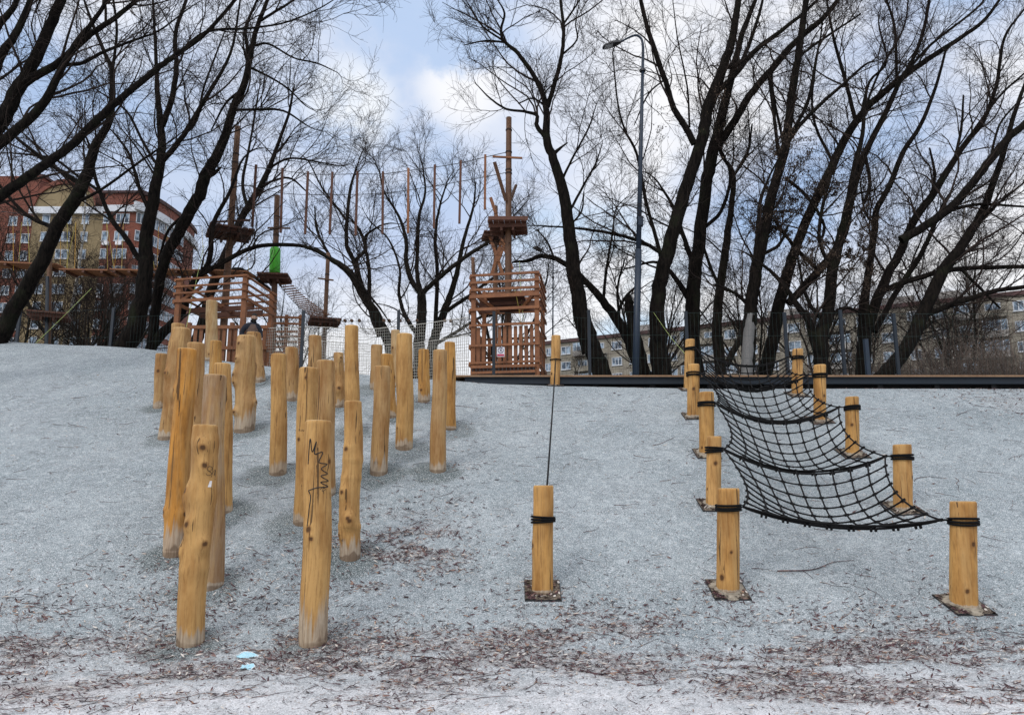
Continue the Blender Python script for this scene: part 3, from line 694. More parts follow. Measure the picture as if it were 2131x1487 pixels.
# ------------------------------------------------------------------ trees
def grow(rg, st, dr, ln, rd, K, wander, up, taper=.35):
    """batch of branches: starts (N,3), dirs, lengths, radii -> pts (N,K+1,3), rad (N,K+1)"""
    N = len(st); pts = np.zeros((N, K + 1, 3)); pts[:, 0] = st; d = dr.copy(); step = (ln / K)[:, None]
    bend = rg.normal(0, 1, (N, 3)) * (1.0 / K) * (.62 if K > 5 else .8)
    for k in range(K):
        d = d + rg.normal(0, wander, (N, 3)) + bend + np.array([0, 0, up]); d /= np.linalg.norm(d, axis=1, keepdims=True)
        pts[:, k + 1] = pts[:, k] + d * step
    return pts, rd[:, None] * np.linspace(1, taper, K + 1)[None]
def offshoots(rg, pts, rad, per, lo, hi, ang, ln, rfac, rmin, thick=.0085):
    """per children per parent"""
    N, K1, _ = pts.shape; n = np.floor(per + rg.random(N)).astype(int) if np.ndim(per) == 0 else np.floor(per + rg.random(N)).astype(int)
    par = np.repeat(np.arange(N), n); M = len(par); t = rg.uniform(lo, hi, M) * (K1 - 1); i = np.minimum(t.astype(int), K1 - 2); f = (t - i)[:, None]
    p = pts[par, i] * (1 - f) + pts[par, i + 1] * f; tg = pts[par, i + 1] - pts[par, i]; tg /= np.linalg.norm(tg, axis=1, keepdims=True) + 1e-9
    r = rad[par, i] * (1 - f[:, 0]) + rad[par, i + 1] * f[:, 0]
    q = rg.normal(0, 1, (M, 3)); q -= tg * (q * tg).sum(1, keepdims=True); q /= np.linalg.norm(q, axis=1, keepdims=True)
    a = rg.uniform(ang[0], ang[1], M)[:, None]; d = tg * np.cos(a) + q * np.sin(a)
    L = rg.uniform(ln[0], ln[1], M) * (1.15 - .55 * t / (K1 - 1))
    return p, d, L, np.maximum(np.minimum(r * rfac, L * thick), rmin), par
class Acc:
    def __init__(s): s.V = []; s.Q = []; s.n = 0
    def add(s, pts, rad, n):
        V, Q, _ = tubes(pts, rad, n); s.V.append(V); s.Q.append(Q + s.n); s.n += len(V)
    def build(s, name, mat, parent, smooth=True):
        if not s.V: return None
        V = np.concatenate(s.V) - parent_origin(parent)
        me = raw_mesh(name, V, np.concatenate(s.Q), None, None, [mat], smooth); return link(bpy.data.objects.new(name, me), parent)
def twigs(rg, acc, limbs, dens=1.0, l1=(.9, 2.9), l2=(.5, 1.6), l3=(.2, .85), up=.055, rmin=.0038, scale=1., down=0., n2=6, n3=7, skip=.12):
    """limbs: list of (pts (K,3), rad (K,)). Adds three orders of branches and returns the finest ones."""
    P1 = []
    for pts, rad in limbs:
        L = np.linalg.norm(np.diff(pts, axis=0), axis=1).sum()
        k = 13; s = np.linspace(0, len(pts) - 1, k); pp = np.stack([np.interp(s, np.arange(len(pts)), pts[:, c]) for c in range(3)], 1); rr = np.interp(s, np.arange(len(pts)), rad)
        P1.append((pp, rr, L))
    pts = np.stack([a for a, _, _ in P1]); rad = np.stack([b for _, b, _ in P1]); Ls = np.array([c for _, _, c in P1])
    p, d, L, r, _ = offshoots(rg, pts, rad, Ls / scale * 2.3 * dens, skip, 1.0, (.45, 1.15), (l1[0] * scale, l1[1] * scale), .55, rmin * 2, .0125)
    d = d + np.array([0, 0, .25]); d /= np.linalg.norm(d, axis=1, keepdims=True)
    a1, b1 = grow(rg, p, d, L, r, 8, .13, up, .3); acc.add(a1, b1, 5)
    # tips of the limbs fork on
    p, d, L, r, _ = offshoots(rg, a1, b1, n2, .15, 1.0, (.35, .95), (l2[0] * scale, l2[1] * scale), .62, rmin * 1.35)
    a2, b2 = grow(rg, p, d, L, r, 6, .14, up, .4); acc.add(a2, b2, 4)
    p, d, L, r, _ = offshoots(rg, a2, b2, n3, .1, 1.0, (.3, .95), (l3[0] * scale, l3[1] * scale), .7, rmin)
    a3, b3 = grow(rg, p, d, L, r, 5, .17, up - down, .6); acc.add(a3, b3, 3)
    return a2, a3
def hang_leaves(rg, a3, n, box, parent, size=(.02, .045)):
    """dead leaves still hanging on some of the twigs, inside world-space balls box=[(c,r),...]"""
    q = a3[:, 2:].reshape(-1, 3); w = np.zeros(len(q))
    for c, r in box: w = np.maximum(w, np.exp(-(np.linalg.norm(q - c, axis=1) / r) ** 2))
    if w.sum() < 1: return
    i = rg.choice(len(q), n, p=w / w.sum()); p = q[i] + rg.normal(0, .03, (n, 3)); L = rg.uniform(*size, n)[:, None]
    a = rg.normal(0, .5, (n, 3)) + np.array([0, 0, -1.]); a /= np.linalg.norm(a, axis=1, keepdims=True); b = np.cross(a, rg.normal(0, 1, (n, 3))); b /= np.linalg.norm(b, axis=1, keepdims=True)
    V = np.stack([p, p + a * L + b * L * .38, p + a * L * 2, p + a * L - b * L * .38], 1).reshape(-1, 3) - parent_origin(parent)
    me = raw_mesh('dead_leaves', V, np.arange(n * 4).reshape(n, 4), None, None, ['dead_leaf']); link(bpy.data.objects.new('dead_leaves', me), parent)
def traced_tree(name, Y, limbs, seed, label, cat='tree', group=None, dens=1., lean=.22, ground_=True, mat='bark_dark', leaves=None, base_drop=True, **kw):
    """limbs: [[(px,py,width px), ...], ...]; the first one starts at the ground. Depth wanders off the plane limb by limb."""
    rg = np.random.default_rng(seed); done = []; out = []
    for k, lb in enumerate(limbs):
        q = np.array(lb, float); m = len(q); y0 = Y; start = None
        if k and done:
            best = min(((np.hypot(q[0, 0] - a[0], q[0, 1] - a[1]), a) for a in done), key=lambda z: z[0])
            if best[0] < 30: y0 = best[1][2]; start = best[1]
        d = np.concatenate([[0], np.cumsum(np.hypot(np.diff(q[:, 0]), np.diff(q[:, 1])))]) * Y / F
        sl = rg.uniform(-1, 1) * lean * (1 if k else .35); cv = rg.uniform(-.03, .03)
        ys = y0 + sl * d + cv * d ** 2 * .3
        w = np.array([P(a[0], a[1], yy) for a, yy in zip(q, ys)])
        r = q[:, 2] * ys / F / 2
        if k == 0 and base_drop:
            b = w[0].copy(); g = float(terr(b[0], b[1]));
            dv = w[0] - w[1]; dv = dv / np.linalg.norm(dv)
            hh = max(b[2] - (g - .35), .3); bb = b + dv * np.array([.5, .5, 0]) * hh - np.array([0, 0, hh]); w = np.vstack([bb, w]); r = np.concatenate([[r[0] * 1.25], r])
        for a, yy in zip(catmull(np.column_stack([q[:, 0], q[:, 1], ys]), 4), range(10 ** 6)): done.append((a[0], a[1], a[2]))
        c = catmull(w, 5); rr = np.interp(np.linspace(0, len(r) - 1, len(c)), np.arange(len(r)), r)
        c[1:-1] += rg.normal(0, 1, c[1:-1].shape) * rr[1:-1, None] * .07
        if k and .012 < rr[-1] and q[-1, 2] <= 7 and name != 'cut_trunk' and len(q) > 3:      # a limb runs out into a thin end
            d = c[-1] - c[-3]; d /= np.linalg.norm(d); Lx = rr[-1] * 38; e = [c[-1]]; bd = rg.normal(0, .10, 3)
            for z in range(6): d = d + bd + rg.normal(0, .05, 3); d /= np.linalg.norm(d); e.append(e[-1] + d * Lx / 6)
            rr = np.concatenate([rr, np.linspace(rr[-1], .004, 7)[1:]]); c = np.vstack([c, e[1:]])
        out.append((c, rr))
    root = empty(name, out[0][0][0], label, cat, group)
    tr = Acc()
    for c, rr in out:
        tr.add(c[None], rr[None], 12 if rr[0] > .05 else 8)
    # a rounded tip on every limb
    for c, rr in out:
        if rr[-1] > .01:
            d = c[-1] - c[-2]; d /= np.linalg.norm(d); tr.add(np.array([[c[-1], c[-1] + d * rr[-1] * 1.2, c[-1] + d * rr[-1] * 2]]), np.array([[rr[-1], rr[-1] * .7, .001]]), 8)
    tr.build('trunk', mat, root)
    acc = Acc(); c0, r0_ = out[0]; k0 = int(len(c0) * .38); lims = [(c0[k0:], r0_[k0:])] + out[1:]
    a2, a3 = twigs(rg, acc, lims, dens, **kw)
    acc.build('crown', 'bark_twig', root)
    if leaves: hang_leaves(rg, a3, leaves[0], [(P(*c[:3]), c[3]) for c in leaves[1]], root)
    return root
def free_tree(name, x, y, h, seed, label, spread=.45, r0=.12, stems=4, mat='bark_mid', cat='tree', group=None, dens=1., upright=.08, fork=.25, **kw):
    rg = np.random.default_rng(seed); g = float(terr(x, y)); base = np.array([x, y, g - .3]); limbs = []
    # main stem
    tp = h * (fork if stems > 1 else 1.0); K = 6
    a, b = grow(rg, base[None], np.array([[rg.uniform(-.08, .08), rg.uniform(-.08, .08), 1]]), np.array([tp + .3]), np.array([r0]), K, .04, .02, .8 if stems > 1 else .12)
    limbs.append((a[0], b[0])); top = a[0][-1]
    if stems > 1:
        for s in range(stems):
            an = s * 2 * math.pi / stems + rg.uniform(-.4, .4); d = np.array([[math.cos(an) * spread * rg.uniform(.6, 1.2), math.sin(an) * spread * rg.uniform(.6, 1.2), 1]]); d /= np.linalg.norm(d)
            a, b = grow(rg, top[None] - np.array([[0, 0, rg.uniform(0, tp * .3)]]), d, np.array([(h - tp) * rg.uniform(.75, 1.05)]), np.array([r0 * .62]), 9, .09, upright, .15); limbs.append((a[0], b[0]))
            for q in range(2):
                i = rg.integers(2, 6); dd = a[0][i + 1] - a[0][i]; dd = dd / np.linalg.norm(dd) + rg.normal(0, .45, 3); dd /= np.linalg.norm(dd)
                a4, b4 = grow(rg, a[0][i][None], dd[None], np.array([(h - tp) * rg.uniform(.35, .6)]), np.array([b[0][i] * .6]), 7, .1, upright, .2); limbs.append((a4[0], b4[0]))
    root = empty(name, base, label, cat, group); tr = Acc()
    for c, rr in limbs: tr.add(c[None], rr[None], 8)
    tr.build('trunk', mat, root); acc = Acc(); twigs(rg, acc, limbs, dens, **kw); acc.build('crown', 'bark_twig', root); return root
TG = 'bare trees behind the play slope'
def big_trees():
    # leaning giant whose trunk stands outside the picture
    traced_tree('willow_tree', 13.5, [
        [(-175, 700, 46), (-150, 560, 44), (-110, 430, 42), (-60, 330, 38), (0, 257, 32), (30, 199, 30), (68, 135, 26), (98, 68, 23), (128, 0, 21), (150, -70, 16)],
        [(52, 172, 20), (80, 155, 18), (125, 128, 16), (189, 71, 13), (236, 40, 11), (284, 0, 9), (320, -40, 6)],
        [(-100, 400, 26), (-50, 345, 24), (0, 300, 22), (84, 223, 19), (125, 149, 15), (162, 84, 12), (190, 50, 10), (223, 0, 8), (250, -50, 5)],
        [(118, 135, 9), (169, 132, 8), (216, 108, 7), (287, 81, 5), (331, 64, 4), (390, 20, 3)],
        [(-140, 520, 26), (-70, 460, 24), (0, 409, 22), (68, 361, 20), (142, 307, 18), (216, 236, 17), (250, 206, 15), (324, 145, 13), (365, 115, 11), (426, 71, 9), (486, 3, 7), (510, -40, 4)],
        [(-70, 320, 24), (-20, 180, 20), (0, 118, 19), (30, 74, 16), (60, 10, 13), (75, -50, 9)],
        [(-30, 110, 18), (0, 50, 15), (30, 12, 12), (50, -40, 8)],
        [(370, 112, 6), (430, 66, 6), (510, 60, 5), (590, 48, 4), (660, 20, 3), (710, -10, 2)],
        ], 21, 'huge leaning dark willow reaching in over the bare side of the slope', group=TG, dens=.85, lean=.12, scale=.9)
    traced_tree('willow_tree', 18, [
        [(-20, 745, 34), (0, 703, 33), (38, 625, 31), (87, 544, 29), (116, 475, 27), (153, 420, 27), (179, 368, 25), (189, 334, 22), (203, 294, 18), (230, 243, 15), (233, 152, 11), (220, 115, 9), (193, 51, 7), (175, 0, 5)],
        [(232, 165, 7), (243, 68, 6), (236, 0, 5)], [(172, 385, 12), (110, 345, 9), (50, 300, 7), (0, 255, 5)],
        [(116, 475, 10), (60, 450, 8), (10, 400, 6), (-30, 340, 5)], [(150, 425, 8), (210, 395, 6), (300, 330, 5), (360, 290, 3)]],
        22, 'dark crooked tree leaning in front of the yellow part of the brick building', group=TG, dens=.9, rmin=.0040)
    traced_tree('maple_tree', 19, [
        [(250, 742, 42), (280, 680, 38), (296, 620, 34), (303, 560, 30), (306, 490, 27), (321, 405, 24), (334, 338, 20), (336, 285, 17), (328, 200, 11), (325, 130, 8), (322, 65, 6), (318, 0, 5)],
        [(338, 262, 13), (358, 203, 12), (367, 140, 11), (365, 70, 9), (388, 0, 7), (400, -40, 5)],
        [(332, 342, 13), (382, 281, 11), (430, 200, 9), (480, 110, 6), (500, 0, 4)],
        [(303, 545, 12), (289, 538, 12), (260, 492, 11), (231, 454, 10), (208, 399, 8), (194, 353, 7), (185, 300, 5)],
        [(208, 399, 7), (160, 365, 6), (110, 330, 5), (40, 320, 4)], [(310, 440, 9), (290, 390, 8), (268, 320, 6), (240, 280, 4)], [(331, 350, 7), (300, 300, 6), (262, 230, 5), (205, 190, 3)],
        [(382, 281, 6), (410, 250, 5), (425, 180, 5), (470, 60, 3)]],
        23, 'sturdy dark tree forking low, close beside the curved corner of the brick building', group=TG, dens=.8, rmin=.0040)
    traced_tree('maple_tree', 20.3, [
        [(312, 745, 24), (318, 700, 21), (324, 640, 20), (345, 535, 22), (368, 493, 24), (395, 440, 25), (415, 405, 25), (426, 368, 25), (453, 321, 21), (473, 270, 18), (486, 223, 17), (510, 172, 15), (524, 101, 12), (537, 51, 10), (557, 0, 8), (570, -40, 5)],
        [(424, 372, 14), (443, 362, 10), (458, 350, 5)],
        [(505, 185, 9), (516, 120, 8), (512, 60, 7), (535, 0, 5)],
        [(540, 45, 6), (580, 20, 6), (620, -5, 4)], [(480, 230, 6), (540, 228, 6), (590, 231, 5), (640, 262, 3)],
        [(528, 95, 6), (560, 92, 5), (610, 120, 4), (660, 132, 4), (700, 150, 2)],
        [(500, 190, 7), (470, 215, 5), (440, 270, 3)], [(385, 445, 7), (350, 480, 6), (330, 540, 4)], [(520, 140, 6), (560, 160, 5), (600, 185, 4), (630, 215, 3)],
        [(318, 715, 22), (350, 682, 20), (376, 655, 18), (392, 612, 16), (408, 580, 14), (435, 545, 12), (444, 467, 10), (479, 397, 7), (500, 340, 5)],
        [(402, 575, 10), (435, 562, 10), (492, 530, 10), (545, 511, 9), (624, 511, 8), (672, 530, 7), (730, 570, 6), (790, 640, 4)]],
        24, 'tree with a broken stub halfway, curving up past the tall brown pole', group=TG, dens=.85, rmin=.0040)
    traced_tree('maple_tree', 24, [
        [(400, 735, 26), (420, 680, 22), (440, 600, 20), (482, 500, 17), (510, 440, 15), (536, 400, 13), (560, 350, 11), (575, 310, 8), (600, 240, 6), (612, 180, 4)],
        [(515, 432, 8), (505, 380, 7), (520, 300, 5), (535, 210, 4)], [(560, 350, 6), (600, 330, 5), (650, 335, 4), (700, 345, 3)], [(545, 385, 6), (600, 370, 5), (640, 400, 3)], [(450, 580, 9), (500, 560, 8), (560, 600, 6)]],
        25, 'slender tree fanning out right behind the hanging wooden bars', group=TG, dens=1.1, mat='bark_mid')
    # two spreading trees in the middle background
    traced_tree('maple_tree', 29, [
        [(820, 760, 24), (800, 690, 22), (760, 620, 18), (725, 565, 15), (690, 540, 11), (660, 520, 8)],
        [(760, 620, 12), (745, 570, 11), (735, 540, 10), (722, 510, 9), (722, 460, 8), (728, 400, 7), (735, 370, 5), (745, 340, 3)],
        [(735, 545, 8), (760, 520, 7), (762, 490, 6), (790, 470, 4)], [(790, 700, 12), (770, 640, 10), (768, 560, 8), (757, 500, 6)], [(722, 460, 5), (700, 430, 5), (670, 390, 4), (650, 350, 3)], [(690, 540, 6), (660, 480, 5), (655, 430, 3)]],
        26, 'leaning tree in the gap behind the white netting, crown under the first hanging bars', group=TG, dens=.9, mat='bark_mid', scale=1.1, rmin=.0042)
    traced_tree('maple_tree', 28, [
        [(872, 765, 26), (874, 700, 23), (878, 650, 21), (877, 615, 19)],
        [(876, 612, 12), (855, 580, 11), (845, 540, 10), (845, 500, 8), (830, 450, 6), (800, 400, 4), (790, 360, 3)],
        [(877, 612, 12), (900, 590, 11), (935, 560, 10), (975, 530, 9), (1020, 500, 7), (1060, 460, 4)],
        [(877, 612, 10), (868, 570, 9), (869, 510, 8), (872, 450, 7), (885, 400, 5), (880, 350, 3)],
        [(872, 700, 10), (845, 660, 9), (830, 610, 7), (832, 560, 5), (810, 500, 4), (780, 470, 3)]],
        27, 'upright forking tree behind the netting, midway between log cluster and tower', group=TG, dens=1., mat='bark_mid', scale=1.1, rmin=.0042)
    traced_tree('maple_tree', 30, [
        [(895, 765, 24), (905, 700, 20), (920, 660, 17), (935, 620, 14), (950, 570, 11), (965, 500, 8), (985, 430, 5), (990, 380, 3)],
        [(905, 700, 10), (908, 640, 9), (910, 560, 8), (905, 500, 7), (915, 430, 5), (930, 380, 3)],
        [(925, 650, 9), (970, 620, 8), (1010, 590, 6), (1050, 560, 4)], [(900, 720, 8), (950, 690, 7), (1000, 660, 6), (1040, 650, 4)]],
        28, 'tree spreading low right beside the climbing tower', group=TG, dens=1., mat='bark_mid', scale=1.1, rmin=.0042)
    # the tall curved tree next to the tower
    traced_tree('willow_tree', 19, [
        [(1255, 785, 40), (1232, 720, 36), (1212, 660, 34), (1200, 600, 31), (1193, 560, 31), (1185, 480, 27), (1172, 400, 24), (1152, 330, 20), (1138, 290, 18), (1137, 225, 14), (1117, 168, 11), (1078, 112, 9), (1048, 85, 7), (1043, 60, 6), (1050, 28, 5), (1036, 0, 3)],
        [(1140, 222, 11), (1159, 157, 10), (1169, 115, 9), (1173, 63, 8), (1166, 0, 6), (1160, -40, 4)], [(1169, 115, 5), (1200, 84, 4), (1198, 49, 3), (1205, 10, 2)],
        [(1137, 288, 11), (1117, 262, 10), (1117, 240, 8), (1090, 232, 6), (1054, 227, 5), (1020, 205, 4), (991, 175, 2)],
        [(1046, 84, 5), (1005, 56, 4), (985, 25, 3), (970, 0, 2)], [(1048, 88, 5), (1010, 85, 4), (966, 94, 2)],
        [(1167, 380, 6), (1190, 332, 5), (1225, 266, 4), (1240, 220, 2)], [(1185, 440, 6), (1222, 372, 5), (1240, 340, 4), (1253, 300, 2)],
        [(1140, 225, 5), (1110, 205, 4), (1080, 215, 3)], [(1155, 318, 9), (1170, 305, 5), (1180, 298, 3)],
        [(1222, 735, 22), (1214, 700, 22), (1204, 668, 19), (1200, 655, 17)],
        [(1185, 470, 5), (1210, 440, 4), (1215, 400, 3)], [(1173, 50, 5), (1200, 10, 4), (1215, -20, 3)]],
        29, 'tall curved tree with a short sawn stump on its trunk, next to the climbing tower', group=TG, dens=.95, lean=.15, rmin=.0036, n3=10)
    traced_tree('willow_tree', 20.5, [
        [(1345, 790, 28), (1322, 740, 26), (1300, 690, 23), (1262, 635, 18), (1225, 592, 14), (1190, 558, 12), (1153, 537, 11), (1123, 533, 10), (1100, 542, 8), (1070, 545, 5)],
        [(1255, 625, 7), (1262, 560, 6), (1272, 500, 4), (1280, 440, 3)], [(1153, 537, 5), (1140, 505, 4), (1120, 480, 3)], [(1280, 665, 7), (1300, 620, 6), (1330, 590, 4)], [(1290, 670, 6), (1285, 600, 5), (1300, 540, 3)]],
        30, 'low tree leaning strongly toward the tower, crossing the tall curved tree', group=TG, dens=.9)
    traced_tree('cut_trunk', 20.2, [[(1342, 790, 30), (1332, 740, 27), (1320, 690, 23), (1311, 645, 20), (1309, 627, 19)]], 31, 'sawn off trunk standing just behind the foot of the tall lamp post', cat='tree stump', dens=.25, group=None)
    traced_tree('willow_tree', 19.5, [
        [(1378, 790, 46), (1370, 720, 38), (1368, 640, 32), (1377, 571, 31), (1393, 514, 31), (1424, 402, 28), (1459, 297, 26), (1473, 227, 27), (1495, 165, 23), (1520, 94, 19), (1534, 21, 15), (1540, -40, 12)],
        [(1513, 140, 11), (1545, 125, 10), (1580, 30, 7), (1590, -20, 5)],
        [(1490, 195, 13), (1530, 155, 12), (1565, 112, 12), (1614, 73, 10), (1663, 35, 8), (1702, 0, 6)],
        [(1445, 300, 15), (1425, 262, 14), (1403, 227, 13), (1385, 170, 12), (1368, 122, 12), (1345, 50, 10), (1333, 0, 9), (1325, -40, 6)],
        [(1386, 580, 12), (1372, 520, 9), (1345, 420, 7), (1325, 320, 6), (1300, 270, 5), (1285, 210, 4), (1275, 110, 3)],
        [(1395, 540, 10), (1340, 505, 8), (1270, 485, 7), (1200, 475, 5), (1130, 470, 3)],
        [(1435, 265, 5), (1430, 180, 4), (1410, 80, 3), (1400, 0, 2)], [(1385, 165, 4), (1350, 195, 4), (1320, 260, 2)]],
        32, 'thick dark trunk rising diagonally right beside the tall lamp post', group=TG, dens=.8, lean=.15, leaves=(900, [(1480, 210, 19.5, .7), (1400, 270, 19.5, .6)]))
    traced_tree('willow_tree', 20.8, [
        [(1448, 790, 42), (1441, 700, 34), (1443, 600, 30), (1452, 520, 28), (1468, 400, 26), (1480, 330, 26), (1500, 250, 22), (1520, 170, 17), (1545, 70, 12), (1572, 0, 9), (1585, -40, 6)],
        [(1482, 322, 18), (1530, 250, 17), (1560, 199, 16), (1605, 145, 15), (1656, 87, 14), (1709, 42, 12), (1744, 0, 10), (1770, -40, 7)],
        [(1447, 560, 12), (1425, 500, 10), (1400, 430, 7), (1370, 380, 4)], [(1458, 480, 9), (1500, 440, 8), (1520, 370, 7), (1505, 320, 4)],
        [(1445, 640, 14), (1420, 600, 12), (1390, 560, 9), (1360, 545, 6), (1300, 560, 3)], [(1605, 145, 6), (1610, 200, 6), (1630, 300, 6)]],
        33, 'thick upright trunk second past the lamp post', group=TG, dens=.8, leaves=(500, [(1450, 430, 20.8, .8)]))
    traced_tree('willow_tree', 21.5, [
        [(1502, 790, 26), (1492, 700, 22), (1495, 630, 20), (1510, 520, 17), (1522, 430, 13), (1525, 360, 10), (1500, 320, 6), (1490, 270, 4)],
        [(1524, 370, 7), (1555, 320, 6), (1565, 260, 4)], [(1512, 760, 14), (1545, 690, 13), (1565, 600, 12), (1575, 500, 10), (1582, 420, 8), (1600, 370, 5), (1620, 330, 3)], [(1500, 600, 8), (1480, 560, 7), (1460, 500, 5)]],
        34, 'thin double stemmed tree between the second trunk and the bare grey trunk', group=TG, dens=1.1, mat='bark_mid')
    traced_tree('willow_tree', 19.2, [
        [(1556, 795, 30), (1556, 740, 29), (1560, 680, 28), (1565, 620, 27), (1576, 549, 26), (1592, 480, 25), (1607, 402, 22), (1632, 315, 20), (1646, 210, 18), (1663, 105, 16), (1677, 0, 13), (1683, -40, 10)],
        [(1622, 345, 8), (1612, 250, 8), (1600, 160, 7)], [(1637, 300, 10), (1665, 260, 9), (1710, 215, 8), (1755, 175, 7), (1800, 135, 5), (1820, 128, 3)],
        [(1640, 290, 8), (1680, 215, 8), (1695, 140, 6), (1708, 75, 4)], [(1563, 640, 9), (1530, 610, 7), (1490, 592, 5)], [(1585, 530, 8), (1620, 510, 7), (1640, 470, 5)], [(1635, 370, 8), (1680, 410, 7), (1715, 470, 6), (1700, 520, 3)], [(1660, 120, 6), (1700, 90, 6), (1790, 30, 4)]],
        35, 'tall straight dark tree with a bare grey barkless strip at its foot', group=TG, dens=.8, leaves=(3000, [(1640, 330, 19.2, .8), (1600, 300, 19.2, .7), (1690, 520, 19.2, .9)]))
    traced_tree('willow_tree', 20, [
        [(1592, 790, 32), (1600, 740, 29), (1610, 700, 27), (1622, 629, 26), (1645, 549, 23), (1660, 505, 21), (1695, 420, 20), (1730, 350, 19), (1758, 290, 18), (1793, 238, 16), (1830, 200, 15), (1870, 168, 14), (1933, 122, 12), (1990, 85, 10), (2045, 45, 8), (2080, 0, 6)],
        [(1640, 632, 17), (1686, 583, 17), (1720, 544, 17), (1754, 491, 16), (1775, 400, 15), (1800, 320, 13), (1838, 245, 12), (1870, 175, 10), (1887, 147, 9), (1910, 100, 8), (1925, 50, 7), (1935, 0, 5)],
        [(1780, 250, 9), (1760, 170, 8), (1735, 80, 6), (1720, 0, 4)], [(1866, 168, 7), (1862, 60, 6), (1845, 0, 5)], [(1796, 236, 6), (1830, 150, 5), (1880, 60, 4), (1890, 0, 3)], [(1875, 165, 6), (1935, 95, 6), (2030, 20, 5), (2060, -20, 3)],
        [(1790, 245, 7), (1810, 170, 6), (1845, 130, 4), (1830, 60, 4)], [(1700, 560, 9), (1660, 520, 8), (1620, 470, 6), (1600, 440, 4)], [(1800, 320, 8), (1810, 380, 7), (1800, 420, 7)],
        [(1735, 340, 7), (1700, 270, 6), (1690, 200, 5), (1710, 60, 3)]],
        36, 'dark trunk sweeping over the net into long parallel limbs', group=TG, dens=.75, lean=.15, leaves=(6500, [(1690, 500, 20, 1.0), (1720, 560, 20, .9), (1655, 540, 20, .7), (1770, 540, 20, .6)]))
    traced_tree('willow_tree', 18.6, [
        [(1714, 790, 34), (1708, 740, 30), (1712, 690, 28), (1725, 640, 25), (1731, 571, 23), (1747, 503, 20), (1765, 430, 16), (1780, 340, 12), (1795, 280, 9), (1800, 200, 6)],
        [(1705, 745, 20), (1692, 700, 18), (1680, 660, 15), (1663, 640, 13), (1640, 605, 10), (1610, 570, 8), (1590, 553, 6)],
        [(1730, 560, 9), (1705, 500, 8), (1712, 430, 7), (1725, 380, 5)], [(1715, 670, 9), (1690, 640, 8), (1672, 600, 7), (1665, 560, 5)], [(1726, 655, 8), (1760, 640, 7), (1790, 650, 4)]],
        37, 'dark tree with a wide V of two stems rising behind the upper net posts', group=TG, dens=.9, leaves=(2600, [(1745, 520, 18.6, .7), (1790, 560, 18.6, .5)]))
    traced_tree('willow_tree', 19.6, [
        [(1796, 790, 32), (1796, 740, 29), (1799, 690, 26), (1798, 640, 21), (1804, 590, 16), (1812, 534, 14), (1820, 480, 14), (1824, 437, 13), (1852, 385, 12), (1880, 315, 11), (1915, 262, 9), (1947, 182, 7), (1968, 105, 5)],
        [(1800, 700, 22), (1834, 601, 21), (1870, 530, 18), (1905, 455, 17), (1940, 406, 16), (1975, 350, 14), (2010, 297, 12), (2045, 252, 10), (2073, 180, 8), (2090, 80, 6), (2131, 20, 4)],
        [(1820, 690, 12), (1869, 601, 12), (1914, 534, 11), (1939, 480, 9), (1960, 430, 6)],
        [(1836, 606, 13), (1888, 585, 12), (1968, 563, 11), (2022, 558, 10), (2131, 555, 9), (2180, 560, 7)],
        [(1940, 404, 8), (1945, 360, 6), (1935, 310, 4)], [(1822, 470, 6), (1800, 440, 5), (1790, 380, 3)], [(2010, 297, 8), (2060, 225, 6), (2090, 190, 5), (2135, 150, 4)], [(1985, 335, 7), (2000, 270, 6), (2005, 200, 4)]],
        38, 'many stemmed tree spreading like a fan behind the last blue fence posts', group=TG, dens=.85, lean=.18)
    traced_tree('willow_tree', 18.2, [
        [(1828, 800, 36), (1850, 770, 32), (1888, 722, 29), (1923, 647, 27), (1963, 563, 25), (1990, 528, 22), (2022, 480, 19), (2045, 437, 16), (2085, 330, 12), (2110, 240, 9), (2135, 170, 7)],
        [(1875, 500, 18), (1925, 470, 18), (1975, 435, 18), (2020, 385, 17), (2062, 332, 17), (2100, 285, 16), (2135, 255, 15), (2200, 190, 12)],
        [(1923, 655, 13), (1968, 639, 12), (2022, 620, 11), (2076, 604, 10), (2131, 597, 9), (2200, 585, 7)],
        [(1880, 735, 9), (1905, 700, 7), (1940, 670, 5)], [(2000, 560, 7), (2040, 600, 6), (2080, 640, 4)], [(1975, 438, 8), (2040, 425, 7), (2131, 430, 5)], [(2022, 480, 7), (2070, 430, 6), (2131, 380, 4)], [(2060, 335, 6), (2080, 260, 5), (2120, 210, 3)]],
        39, 'outermost dark trunk bending away from the net, with two long level boughs', group=TG, dens=.85, lean=.15)
big_trees()
